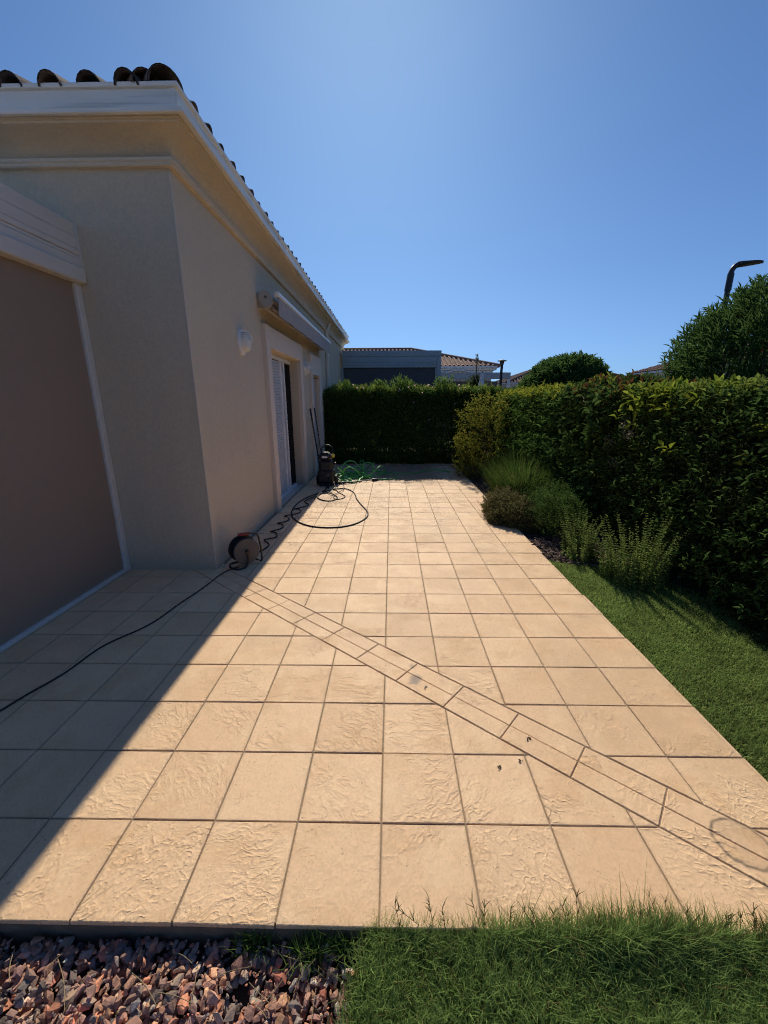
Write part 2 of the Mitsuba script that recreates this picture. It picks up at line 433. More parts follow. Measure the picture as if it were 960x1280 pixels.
def place_tile(pos, up, jitter=True):
    """up: unit plan direction up the slope."""
    V = CT_V.copy()
    if jitter:
        V = V * np.array([1, 1 + R.normal(0, .02), 1 + R.normal(0, .03)]) + np.array([R.normal(0, .006), R.normal(0, .003), 0])
    x = np.array([up[0] * math.cos(sl), up[1] * math.cos(sl), math.sin(sl)])
    z = np.array([-up[0] * math.sin(sl), -up[1] * math.sin(sl), math.cos(sl)])
    y = np.cross(z, x)
    return pos + V @ np.stack([x, y, z])


def tilecol(n):
    b = np.array([[.12, .095, .085], [.15, .112, .095], [.095, .08, .075], [.18, .13, .105]])[R.integers(4)]
    return np.tile(b * R.uniform(.8, 1.15), (n, 1))


upper_v, upper_f, upper_c, o = [], [], [], 0
PITCHT = 0.252
for face in (0, 1):
    n = 44 if face == 0 else 14
    for c in range(n):
        for r in range(7):
            d = r * 0.335 - (0.028 if face else -0.02)
            if face == 0:
                pos = np.array([EX - d, EY + .29 + c * PITCHT, EZ + .016 + d * TAN]); up = (-1.0, 0.0)
                if pos[1] - EY < d + .05:
                    continue
            else:
                pos = np.array([EX - .29 - c * PITCHT, EY + d, EZ + .016 + d * TAN]); up = (0.0, 1.0)
                if EX - pos[0] < d + .05:
                    continue
            V = place_tile(pos, up)
            if r < 2:
                put("tile", (V, CT_F), M_ROOF, house + "__roof", color=tilecol(len(V)), smooth=True)
            else:
                upper_v.append(V); upper_f.append(CT_F + o); upper_c.append(tilecol(len(V))); o += len(V)
put("upper_tile", (np.vstack(upper_v), np.vstack(upper_f)), M_ROOF, house + "__roof", color=np.vstack(upper_c), smooth=True, kind="stuff")
hv, hf = canal_tile(.115, .088, .42, .014, 13)
hx = np.array([-1, 1, TAN]) / np.linalg.norm([-1, 1, TAN]); hy = np.cross([0, 0, 1.0], hx); hy /= np.linalg.norm(hy); hz = np.cross(hx, hy)
for r in range(9):
    V = np.array([EX - .075, EY + .045, EZ + .030]) + hx * (r * .36) + hv @ np.stack([hx, hy, hz])
    put("hip_tile", (V, hf), M_ROOF, house + "__roof", color=tilecol(len(V)), smooth=True)
# under tile at the hip end and end fillers
V = np.array([EX - .185, EY + .02, EZ + .02]) + canal_tile(.095, .08, .4, .014, 11)[0] @ np.stack([hx, hy, hz])
put("hip_tile", (V, canal_tile(.095, .08, .4, .014, 11)[1]), M_ROOF, house + "__roof", color=tilecol(len(V)), smooth=True)

# patio door with its surround, shutter and dark pane
door = tag(house + "__sliding_door", "white sliding door, its near half covered by a slatted shutter")
SX = -1.50
sur = cat_mesh([box(WX - .01, SX, 4.545, 4.73, 0.0, 2.395, .004), box(WX - .01, SX, 6.47, 6.66, 0.0, 2.395, .004), box(WX - .01, SX - .001, 4.731, 6.469, 2.135, 2.394, .004)])
put("surround", sur, M_BAND, door)
FX = -1.655
fr = cat_mesh([box(FX - .05, FX, 4.742, 4.79, .02, 2.125, .003), box(FX - .05, FX - .001, 4.79, 6.41, 2.07, 2.124, .003), box(FX - .06, FX - .001, 4.79, 6.41, .013, .055, .003)])
put("frame", fr, M_WHITE, door)
put("stile", cat_mesh([box(FX - .04, FX - .004, 5.74, 5.80, .056, 2.069, .004), box(FX - .045, FX + .004, 5.90, 5.955, .056, 2.069, .004)]), M_WHITE, door)
sl_v = [box(FX - .035, FX - .016, 4.79, 5.74, z, z + .036, .006) for z in np.arange(.06, 2.05, .040)]
put("shutter_slat", cat_mesh(sl_v), M_SHUT, door, kind="stuff")
scene["mat_pane"] = {"type": "thindielectric", "int_ior": 1.5}
put("pane", (np.array([[FX - .055, 4.80, .056], [FX - .055, 5.75, .056], [FX - .055, 5.75, 2.068], [FX - .055, 4.80, 2.068]]), np.array([[0, 1, 2], [0, 2, 3]])), "mat_pane", door)
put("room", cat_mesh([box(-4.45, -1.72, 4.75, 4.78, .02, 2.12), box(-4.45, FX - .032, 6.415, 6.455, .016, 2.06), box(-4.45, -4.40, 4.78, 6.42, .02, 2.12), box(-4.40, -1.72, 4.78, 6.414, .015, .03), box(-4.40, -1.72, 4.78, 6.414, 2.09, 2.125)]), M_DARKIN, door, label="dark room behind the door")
put("sill", box(-1.86, WX + .004, 4.742, 6.458, 0.001, .014, .003), M_BAND, door)
win = tag(house + "__shutter_door", "narrow far door closed by a pale roller shutter")
put("surround", cat_mesh([box(WX - .01, SX, 7.42, 7.61, 0, 2.36, .004), box(WX - .01, SX, 8.35, 8.60, 0, 2.36, .004), box(WX - .01, SX - .001, 7.611, 8.349, 1.985, 2.359, .004)]), M_BAND, win)
put("shutter_slat", cat_mesh([box(WX - .075, WX - .055, 7.625, 8.335, z, z + .036, .006) for z in np.arange(.02, 1.95, .040)]), M_SHUT, win, kind="stuff")
put("handle", cat_mesh([box(WX - .03, WX + .05, 7.95, 7.965, 1.92, 1.935), box(WX + .035, WX + .05, 7.95, 8.2, 1.92, 1.935)]), M_DGREY, win)

# bulkhead lamps
def wall_lamp(y, z, label):
    k = thing("wall_lamp", label, "wall lamp", "oval lamps on the house wall")
    a = np.arange(28) * 2 * np.pi / 28
    def oval(x, ry, rz, dy=0, dz=0):
        return np.c_[np.full(28, x), y + dy + ry * np.cos(a), z + dz + rz * np.sin(a)]
    def loft(rings, cap=True):
        v = np.vstack(rings); f = []; n = len(rings); i = np.arange(28)
        for s in range(n - 1):
            A, B = s * 28 + i, s * 28 + (i + 1) % 28
            f += [np.stack([A, B, B + 28], 1), np.stack([A, B + 28, A + 28], 1)]
        v = np.vstack([v, rings[-1].mean(0)[None]])
        f.append(np.stack([(n - 1) * 28 + i, (n - 1) * 28 + (i + 1) % 28, i * 0 + n * 28], 1))
        return v, np.vstack(f)
    put("base", loft([oval(WX, .092, .128), oval(WX + .022, .092, .128), oval(WX + .030, .086, .121), oval(WX + .031, .07, .10)]), M_WHITE, k, smooth=40)
    put("diffuser", loft([oval(WX + .031, .070, .100), oval(WX + .07, .066, .094), oval(WX + .098, .050, .074), oval(WX + .108, .02, .03)]), M_LAMPG, k, smooth=40)
    hood = []
    for q in range(5):
        zz = z + .012 + q * .021
        h = math.sqrt(max(0.0, 1 - ((zz - z) / .125) ** 2))
        w = .078 * h
        depth = .050 + .078 * h ** 1.1
        pts = [[WX + .03 + (depth - .03) * math.sin(e_), y - w * math.cos(e_)] for e_ in np.linspace(0, np.pi, 15)]
        from shapely.geometry import Polygon
        m = trimesh.creation.extrude_polygon(Polygon(pts), .008, engine="earcut")
        m.apply_translation([0, 0, zz])
        hood.append(m)
    hood.append(box(WX + .03, WX + .07, y - .008, y + .008, z + .01, z + .100, .002))
    put("louvre", cat_mesh(hood), M_WHITE, k)


wall_lamp(3.77, 2.075, "white oval bulkhead lamp with louvred hood, on the wall before the first door")
wall_lamp(7.06, 2.05, "white oval bulkhead lamp farther along, on the wall between the two doors")

# awning
aw = thing("awning", "folded retractable awning with grey fabric front above the sliding door", "awning")
A0, A1 = 4.42, 8.75
a = np.linspace(0, 2 * np.pi, 25)[:-1]
caps = np.c_[-1.44 + .078 * np.cos(a) - .012 * np.sin(a), 2.635 + .092 * np.sin(a)]
for y0, y1 in ((A0, A0 + .035), (A1 - .035, A1)):
    e = put("end_cap", prism_y(caps, y0, y1), M_OFFW, aw)
    yy = y0 - .004 if y0 == A0 else y1
    put("cap_screw", lathe([(0, 0), (.016, 0), (.016, .005), (0.0, .005)], [-1.44, yy, 2.655], [0, 1, 0], 16), M_DGREY, e)
put("housing", prism_y(np.c_[-1.44 + .070 * np.cos(a[:17]), 2.640 + .084 * np.sin(a[:17])], A0 + .036, A1 - .036), M_OFFW, aw, smooth=40)
put("front_bar", cat_mesh([box(-1.345, -1.284, A0 + .02, A1, 2.665, 2.722, .012)]), M_WHITE, aw)
zs = np.linspace(0, 1, 6)
ys = np.linspace(A0 + .04, A1 - .02, 90)
vv = np.array([[-1.297 - .012 * q + .004 * math.sin(y * 23) * q, y, 2.664 - .20 * q + .004 * math.sin(y * 9) * q] for y in ys for q in zs])
ff = [[i * 6 + j, i * 6 + j + 1, (i + 1) * 6 + j + 1] for i in range(89) for j in range(5)] + [[i * 6 + j, (i + 1) * 6 + j + 1, (i + 1) * 6 + j] for i in range(89) for j in range(5)]
vm = np.array(vv)
put("valance", cat_mesh([(vm, np.array(ff)), (vm - [.003, 0, 0], np.array(ff)[:, ::-1])]), M_VAL, aw, smooth=30, label="grey fabric valance hanging from the front bar")
put("arm", tube([[-1.40, A0 + .15, 2.565], [-1.36, 6.55, 2.56]], .017, 8), M_OFFW, aw, smooth=40)
put("arm", tube([[-1.36, 6.62, 2.56], [-1.40, A1 - .15, 2.565]], .017, 8), M_OFFW, aw, smooth=40)
for y in (A0 + .10, 6.6, A1 - .12):
    put("bracket", box(WX - .005, -1.43, y - .04, y + .04, 2.545, 2.72, .006), M_OFFW, aw)
put("support_rail", box(-1.475, -1.435, A0 + .036, A1 - .036, 2.535, 2.575, .004), M_OFFW, aw)

# downpipe
dp = thing("downpipe", "pale square downpipe on the house wall beyond the far door", "downpipe")
put("pipe", cat_mesh([box(WX + .012, WX + .082, 9.60, 9.67, -.05, 3.02, .012), ]), M_GREYW, dp)
put("elbow", tube([[WX + .047, 9.635, 3.0], [WX + .047, 9.635, 3.06], [WX + .10, 9.635, 3.15], [WX + .15, 9.635, 3.30]], .036, 10), M_GREYW, dp, smooth=40)
for z in (.6, 1.6, 2.6):
    put("clip", box(WX - .003, WX + .086, 9.595, 9.675, z, z + .03, .003), M_GREYW, dp)

# near pergola with its roller blind
pg = thing("pergola", "white aluminium pergola at the left with a taupe roller blind lowered to the patio", "pergola")
BX = -2.335
put("roof_panel", box(-5.6, BX - .12, -2.2, WY - .01, 2.66, 2.74, .004), M_GREYW, pg)
put("blind", cat_mesh([box(BX - .030, BX - .027, -1.95, 2.536, .03, 2.36)]), M_FAB, pg, label="taupe woven blind fabric pulled down flat")
put("guide_rail", box(BX - .045, BX, 2.538, 2.60, 0.002, 2.345, .005), M_GREYW, pg)
put("guide_rail", box(BX - .045, BX, -2.05, -1.97, 0.002, 2.345, .005), M_GREYW, pg)
put("bottom_bar", box(BX - .05, BX + .002, -1.96, 2.536, 0.004, .036, .006), M_GREYW, pg)
zz = [2.452, 2.510, 2.535, 2.575, 2.655, 2.755]
for z0, z1, dx in zip(zz[:-1], zz[1:], (.012, .004, .010, .006, .0)):
    put("cassette_panel", box(BX - .12, BX + .02 + dx, -2.05, WY - .004, z0 + .0012, z1 - .0012, .004), M_GREYW, pg)
put("cassette_lip", box(BX - .12, BX + .052, -2.05, WY - .003, 2.345, 2.451, .008), M_GREYW, pg)
put("cassette_cap", box(BX - .11, BX + .040, WY - .004, WY - .001, 2.352, 2.75), M_GREYW, pg)
put("post", box(BX - .16, BX - .05, -2.18, -2.06, 0, 2.66, .006), M_GREYW, pg)
put("post", box(-5.6, -5.45, -2.18, -2.03, 0, 2.66, .006), M_GREYW, pg)


# ------------------------------------------------------------------ tools and hoses on the patio
def wash():
    k = thing("pressure_washer", "black upright pressure washer standing by the wall near the hedge", "pressure washer")
    cx, cy = -1.135, 6.50
    def rb(x0, x1, y0, y1, z0, z1, c=.02):
        return box(cx + x0, cx + x1, cy + y0, cy + y1, z0, z1, c)
    put("body", cat_mesh([rb(-.145, .145, -.13, .13, .05, .30, .035), rb(-.12, .12, -.115, .115, .25, .47, .04)]), M_BLACK, k)
    put("head", rb(-.115, .10, -.12, .10, .46, .585, .035), M_BLACK, k)
    put("label_plate", box(cx - .055, cx + .04, cy - .126, cy - .121, .505, .535, .002), M_LAB, k, label="pale plate on the head")
    put("top_rim", rb(-.07, .05, -.09, .06, .586, .60, .006), M_DISC, k)
    put("knob", lathe([(0, -.03), (.034, -.03), (.036, 0), (.03, .035), (0, .038)], [cx + .135, cy - .06, .54], [.3, -.8, .3], 16), M_YEL, k, smooth=40, label="yellow control knob")
    for s in (-1, 1):
        w = put("wheel", lathe([(0, -.028), (.075, -.028), (.088, -.02), (.088, .02), (.075, .028), (0, .028)], [cx + s * .165, cy + .05, .09], [1, 0, 0], 24), M_RUB, k, smooth=30)
        put("hub", lathe([(0, -.031), (.04, -.031), (.04, .031), (0, .031)], [cx + s * .165, cy + .05, .09], [1, 0, 0], 16), M_DGREY, w)
    put("foot", rb(-.12, .12, -.15, -.06, .0, .06, .012), M_RUB, k)
    put("handle", tube(spline([[cx - .10, cy + .10, .45], [cx - .10, cy + .14, .62], [cx - .07, cy + .155, .68], [cx + .07, cy + .155, .68], [cx + .10, cy + .14, .62], [cx + .10, cy + .10, .45]], 40), .011, 8), M_BLACK, k, smooth=40)
    put("gun_holder", tube([[cx + .125, cy + .02, .34], [cx + .17, cy - .02, .36], [cx + .17, cy - .04, .42]], .012, 8), M_DGREY, k, smooth=40)
    put("outlet", lathe([(0, 0), (.018, 0), (.018, .05), (.022, .05), (.022, .07), (0, .07)], [cx + .05, cy - .125, .22], [0, -1, -.2], 14), M_DISC, k, smooth=30)


wash()
lance = thing("spray_lance", "black spray lance lying across the tiles in front of the pressure washer", "spray lance")
P0, P1 = np.array([-1.10, 6.42, .03]), np.array([-.29, 6.86, .026])
dv = (P1 - P0) / np.linalg.norm(P1 - P0)
put("pipe", tube([P0 + dv * .30, P1], .011, 8), M_BLACK, lance, smooth=40)
put("grip", tube(spline([P0 + [-.02, -.09, -.012], P0 + [.0, -.03, 0], P0 + dv * .04, P0 + dv * .34], 16), [.017] * 5 + [.022] * 11, 10), M_RUB, lance, smooth=40)
put("trigger", box(P0[0] + .03, P0[0] + .045, P0[1] - .06, P0[1] - .012, .012, .03, .003), M_DGREY, lance)
put("nozzle", lathe([(0, -.05), (.020, -.05), (.028, -.02), (.028, .05), (.020, .07), (0, .07)], P1, dv, 16), M_BLACK, lance, smooth=30)

ph = spline(np.array([[-1.08, 6.36, .22], [-1.06, 6.25, .05], [-1.16, 5.75, .008], [-1.33, 5.30, .008], [-1.36, 4.85, .008], [-1.29, 4.40, .008], [-1.11, 4.07, .008], [-.824, 3.872, .008], [-.538, 3.906, .008], [-.341, 4.146, .008], [-.278, 4.488, .008], [-.354, 4.829, .008], [-.523, 5.48, .008],
                      [-.64, 5.95, .008], [-.78, 6.10, .016], [-.98, 5.98, .018], [-1.12, 5.70, .022], [-1.05, 5.30, .010], [-.90, 5.22, .008], [-.81, 5.38, .010], [-.90, 5.62, .018], [-1.06, 5.86, .028], [-1.09, 6.18, .03], [-1.10, 6.36, .022]]), 260)
put("pressure_hose", tube(ph, .0095, 7), M_RUB, label="thin black hose laid in a wide loop on the sunlit tiles", cat="hose", smooth=True)
l3 = spline([[-.99, 6.37, .10], [-.93, 6.1, .03], [-.80, 5.75, .008], [-.72, 5.40, .008], [-.80, 5.33, .008], [-.88, 5.5, .016], [-.78, 5.98, .03], [-.86, 6.30, .10], [-.98, 6.40, .19]], 90)
put("power_lead", tube(l3, .0065, 6), M_RUB, label="thin black lead looped beside the pressure washer's base", cat="power cable", smooth=True)
# coiled cable from the reel along the wall foot
cc = np.array([[-1.306, 3.02], [-1.262, 3.18], [-1.30, 3.32], [-1.345, 3.36], [-1.27, 3.48], [-1.275, 3.60], [-1.345, 3.69], [-1.36, 3.66], [-1.285, 3.82], [-1.285, 3.93], [-1.36, 4.03], [-1.37, 4.0], [-1.29, 4.14], [-1.295, 4.26], [-1.37, 4.36], [-1.375, 4.33], [-1.27, 4.46], [-1.22, 4.62], [-1.30, 4.74], [-1.34, 4.68], [-1.24, 4.84], [-1.18, 5.0], [-1.27, 5.15], [-1.20, 5.4], [-1.12, 5.9], [-1.08, 6.30]])
put("extension_cable", tube(spline(np.c_[cc, .009 + .010 * (np.arange(len(cc)) % 4 == 3)], 260), .0075, 7), M_RUB, label="wavy black cable running from the reel along the wall foot in the shade", cat="power cable", smooth=True)
lc = np.array([[-2.05, .42], [-1.95, .68], [-1.898, .829], [-1.857, .968], [-1.807, 1.105], [-1.763, 1.391], [-1.637, 1.608], [-1.562, 1.948], [-1.502, 2.223], [-1.466, 2.49], [-1.42, 2.60], [-1.37, 2.66]])
put("mains_cable", tube(spline(np.c_[lc, np.full(len(lc), .006)], 120), .0048, 7), M_RUB, label="black cable crossing the shaded tiles from the reel to the lower left", cat="power cable", smooth=True)


def reel():
    k = thing("cable_reel", "black cable reel with grey disc and red grip at the foot of the wall corner", "cable reel")
    c = np.array([-1.325, 2.72, .150]); ax = np.array([.62, -.74, .0]); ax /= np.linalg.norm(ax)
    side = np.cross([0, 0, 1.0], ax)
    put("disc", lathe([(0, -.004), (.117, -.004), (.121, 0), (.117, .006), (.10, .004), (.05, .007), (0, .007)], c + ax * .055, ax, 40), M_DISC, k, smooth=35, label="grey front disc")
    put("disc", lathe([(0, -.006), (.125, -.006), (.130, 0), (.125, .005), (0, .005)], c - ax * .062, ax, 40), M_BLACK, k, smooth=35, label="black rear disc")
    put("drum", lathe([(.075, -.05), (.075, .045)], c, ax, 32), M_BLACK, k, smooth=35)
    turns = []
    for q in np.linspace(0, 14 * np.pi, 300):
        h = -.05 + .09 * (q / (14 * np.pi))
        turns.append(c + ax * h + .090 * (math.cos(q) * side + math.sin(q) * np.array([0, 0, 1.0])))
    put("wound_cable", tube(turns, .0078, 6), M_RUB, k, smooth=True)
    f0, b0 = c + ax * .085, c - ax * .09
    fl = lambda P, z: np.array([P[0], P[1], z])
    g = .009
    leg = spline([fl(f0 - side * .11, g), fl(f0 - side * .05, g), fl(f0 - side * .02, .03), f0 + np.array([0, 0, -.02]), f0], 30)
    put("crank", tube([f0 - ax * .02, f0 + ax * .012], .018, 12), M_BLACK, k, smooth=30)
    put("frame_tube", tube(leg, .009, 8), M_BLACK, k, smooth=True)
    put("frame_tube", tube(spline([fl(f0 - side * .11, g), fl(c - side * .14, g), fl(b0 - side * .11, g), fl(b0 + side * .02, g), fl(b0 + side * .12, g)], 30), .009, 8), M_BLACK, k, smooth=True)
    hd = f0 * .5 + b0 * .5
    up = spline([fl(b0 + side * .12, g), fl(hd + side * .155, g), fl(hd + side * .160, .06), fl(hd + side * .150, .20), fl(hd + side * .125, .275), fl(hd + side * .06, .295), fl(hd + side * .0, .300)], 50)
    put("frame_tube", tube(up, .0085, 8), M_BLACK, k, smooth=True)
    put("grip", tube([fl(hd + side * .055, .296), fl(hd - side * .045, .303)], .0145, 12), M_RED, k, smooth=30, label="red hand grip")


reel()
for (x, y, zt, xt, yt, r, lab) in ((-1.30, 6.95, 1.34, SX + .012, 7.07, .0135, "thick dark broom pole leaning on the pale door surround, nearer one"), (-1.32, 7.38, 1.34, SX + .010, 7.52, .0095, "thin dark pole leaning on the far door surround, farther one")):
    k = thing("leaning_pole", lab, "pole", None)
    A, B = np.array([x, y, .0]), np.array([xt, yt, zt])
    put("shaft", tube([A, B], r, 10), M_WOOD, k, smooth=40)
    put("sleeve", tube([B - (B - A) * .16, B + (B - A) * .004], r * 1.25, 10), M_BLACK, k, smooth=40)

# green garden hose: a heap of loops with a long tail
hr = np.random.default_rng(3)
pts = []
q = 0.0
for k in range(150):
    q += .42 + .12 * hr.standard_normal()
    env = .5 + .5 * math.sin(k * .21)
    cx = -.66 + .24 * math.sin(k * .085) + .05 * hr.standard_normal()
    cy = 7.30 + .25 * math.cos(k * .06)
    rx, ry = .24 + .10 * math.sin(k * .17), .34 + .14 * math.cos(k * .13)
    z = .011 + .10 * abs(math.sin(k * .31)) * env + (0.20 * max(0, math.sin(k * .37 + 1)) ** 6)
    pts.append([cx + rx * math.cos(q), cy + ry * math.sin(q), z])
pts += [[-.35, 7.0, .03], [-.1, 6.98, .012], [.15, 7.15, .011], [.05, 7.45, .012], [-.25, 7.6, .02], [-.1, 7.75, .012], [.3, 7.62, .011], [.62, 7.8, .011], [.95, 8.1, .011], [1.15, 8.02, .011], [1.28, 7.8, .011]]
pts = [[-.95, 6.62, .30], [-.92, 7.2, .10], [-.98, 7.6, .02], [-.92, 7.1, .012], [-.8, 6.85, .012]] + pts
put("garden_hose", tube(spline(pts, 1500), .0115, 6), M_HOSE, smooth=True, label="green garden hose in a tangled heap before the back hedge", cat="hose")

# ------------------------------------------------------------------ gravel, turf, bed
put("gravel_base", (np.array([[-3.6, -1.6, -.105], [-.02, -1.6, -.105], [-.02, .0, -.105], [-3.6, .0, -.105]]), np.array([[0, 1, 2], [0, 2, 3]])), M_EARTH, kind="structure", label="dark soil under the gravel strip")
base = []
for k in range(26):
    p = R.normal(0, 1, (15, 3)); p /= np.linalg.norm(p, axis=1, keepdims=True)
    p *= R.uniform(.72, 1.05, (15, 1)) * np.array([1.0, R.uniform(.5, .85), R.uniform(.34, .62)])
    h = trimesh.convex.convex_hull(p)
    base.append((np.array(h.vertices), np.array(h.faces)))
PAL = np.array([[.17, .105, .085], [.13, .09, .08], [.27, .13, .085], [.10, .085, .08], [.22, .17, .135], [.30, .185, .12], [.075, .068, .07], [.16, .15, .14], [.33, .27, .22], [.24, .10, .075], [.145, .09, .085], [.20, .125, .10]])
PW = np.array([3, 3, 1.6, 2.2, 1.6, 1.2, 1.8, 1.5, .6, .9, 2.2, 2]); PW = PW / PW.sum()
gv, gf, gc, o = [], [], [], 0


def rotm(n, rng):
    qn = rng.normal(0, 1, (n, 4)); qn /= np.linalg.norm(qn, axis=1, keepdims=True)
    w, x, y, z = qn.T
    return np.stack([1 - 2 * (y * y + z * z), 2 * (x * y - z * w), 2 * (x * z + y * w), 2 * (x * y + z * w), 1 - 2 * (x * x + z * z), 2 * (y * z - x * w), 2 * (x * z - y * w), 2 * (y * z + x * w), 1 - 2 * (x * x + y * y)], -1).reshape(n, 3, 3)


for layer, (n, zc, s0, s1) in enumerate(((1900, -.090, .017, .028), (2300, -.070, .012, .026), (650, -.058, .014, .028), (2200, -.058, .004, .010))):
    rm = rotm(n, R)
    xs = np.where(R.random(n) < .78, R.uniform(-1.45, -.0, n), R.uniform(-3.2, -1.45, n))
    ysn = np.where(R.random(n) < .72, R.uniform(-.40, -.008, n), R.uniform(-1.4, -.40, n))
    lim = -.035 - .16 * np.abs(ysn) + R.normal(0, .012, n)
    for k in range(n):
        if xs[k] > lim[k]:
            continue
        v, f = base[R.integers(len(base))]
        s = R.uniform(s0, s1)
        A = rm[k]
        if R.random() < .6:   # most stones lie on a flat side
            th = R.uniform(0, 6.28); tl = R.normal(0, .35)
            c, sn = math.cos(th), math.sin(th)
            A = np.array([[c, -sn, 0], [sn, c, 0], [0, 0, 1]]) @ np.array([[1, 0, 0], [0, math.cos(tl), -math.sin(tl)], [0, math.sin(tl), math.cos(tl)]])
        V = s * (v @ A.T) + [xs[k], ysn[k], zc + R.normal(0, .005)]
        V[:, 1] = np.minimum(V[:, 1], .0015)
        col = PAL[R.choice(len(PAL), p=PW)] * np.array([1.08, .97, .86]) * R.uniform(1.2, 2.7)
        gv.append(V); gf.append(f + o); o += len(V)
        gc.append(np.clip(np.tile(col, (len(V), 1)) * R.uniform(.9, 1.1, (len(V), 1)), .02, .8))
put("gravel", (np.vstack(gv), np.vstack(gf)), M_STONE, color=np.vstack(gc), kind="stuff", label="crushed red, brown and grey gravel along the patio's front edge", cat="gravel")

st = []
for k in range(26):
    b = np.array([R.uniform(-1.2, -.1), R.uniform(-.30, -.03), -.045]); az = R.uniform(0, 6.28); L = R.uniform(.02, .07)
    d = np.array([math.cos(az) * L, math.sin(az) * L, R.uniform(-.004, .008)])
    st.append(tube(spline([b - d, b + [R.normal(0, .004), R.normal(0, .004), .004], b + d], 8), .0010, 4, False))
put("dry_straw", cat_mesh(st), mat("straw", (.34, .26, .14), 0.9, 0.1), kind="stuff", label="dry straws and twigs lying on the gravel", cat="straw")
put("turf", (np.array([[-.06, -2.2, -.055], [6, -2.2, -.055], [6, .0, -.055], [-.06, .0, -.055]]), np.array([[0, 1, 2], [0, 2, 3]])), M_TURF, kind="structure", label="soil under the grass in front of the patio")
put("lawn", (np.array([[PX1, .0, -.05], [6, .0, -.05], [6, 1.0, -.05], [2.9, 1.75, -.05], [2.3, 2.62, -.05], [PX1, 2.92, -.05]]), np.array([[0, 1, 2], [0, 2, 3], [0, 3, 4], [0, 4, 5]])), M_TURF, kind="structure", label="lawn ground beside the patio")
put("planting_bed", (np.array([[PX1, 2.92, -.045], [2.3, 2.62, -.045], [2.9, 1.75, -.045], [6, 1.0, -.045], [6, 12, -.045], [-1.55, 12, -.045], [-1.55, PY1, -.045], [PX1, PY1, -.045]]), np.array([[0, 1, 4], [1, 2, 4], [2, 3, 4], [0, 4, 7], [7, 4, 5], [7, 5, 6]])), M_EARTH, kind="structure", label="dark soil of the planting bed under the hedges")


def blades(P, H, lean, az, W, col):
    """Bent grass blades: root points, heights, horizontal lean, azimuth, width."""
    n = len(P)
    d = np.c_[np.cos(az), np.sin(az), np.zeros(n)]
    s = np.c_[-np.sin(az), np.cos(az), np.zeros(n)]
    tw = R.normal(0, .6, n)[:, None]
    s = s * np.cos(tw) + d * np.sin(tw)
    mid = P + d * (lean * .28)[:, None] + np.array([0, 0, 1.0]) * (H * .55)[:, None]
    tip = P + d * lean[:, None] + np.array([0, 0, 1.0]) * H[:, None]
    w = (W / 2)[:, None]
    v = np.stack([P - s * w, P + s * w, mid - s * w * .8, mid + s * w * .8, tip], 1).reshape(-1, 3)
    k = np.arange(n)[:, None, None] * 5
    f = (np.array([[0, 1, 3], [0, 3, 2], [2, 3, 4]])[None] + k).reshape(-1, 3)
    return v, f, np.repeat(col, 5, 0)


def grasscol(n, a, b, dry=.06):
    t = R.random((n, 1))
    c = (np.array(a) * (1 - t) + np.array(b) * t) * 1.7
    c = c * R.uniform(.7, 1.3, (n, 1))
    m = R.random(n) < dry
    c[m] = np.array([.20, .16, .07]) * R.uniform(.6, 1.2, (m.sum(), 1))
    return c


n = 80000
P = np.c_[np.where(R.random(n) < .85, R.uniform(-.12, 1.5, n), R.uniform(1.5, 2.6, n)), -np.abs(R.uniform(0, .62, n)) + .004, np.full(n, -.055)]
P = P[P[:, 0] > -.045 - .16 * np.abs(P[:, 1]) + R.normal(0, .016, len(P))]
n = len(P)
clump = meshkit.fbm(np.c_[P[:, 0] * 9, P[:, 1] * 9, np.zeros(n)], 3)
edge = np.exp(P[:, 1] / .05)
H = (.042 + .035 * clump + (.028 + .075 * np.clip(2.2 * meshkit.fbm(np.c_[P[:, 0] * 5, np.zeros(n), np.zeros(n)], 2, 4) - .7, 0, 1)) * edge * R.random(n)) * R.uniform(.65, 1.25, n)
v1, f1, c1 = blades(P, H, H * R.uniform(.1, .9, n), R.uniform(0, 6.28, n), R.uniform(.0018, .0036, n), grasscol(n, (.10, .165, .046), (.215, .285, .095), .08))
m_ = 6500
Pe = np.c_[R.uniform(-.03, 1.7, m_), -np.abs(R.normal(0, .018, m_)) + .004, np.full(m_, -.05)]
rise = np.clip(2.4 * meshkit.fbm(np.c_[Pe[:, 0] * 4.5, np.zeros(m_), np.zeros(m_)], 3, 4) - .65, 0, 1)
He = (.060 + .045 * rise) * R.uniform(.7, 1.2, m_)
ve, fe, ce = blades(Pe, He, He * R.uniform(.1, .8, m_), R.normal(1.2, 1.5, m_), R.uniform(.0018, .0034, m_), grasscol(m_, (.10, .165, .046), (.215, .285, .095), .08))
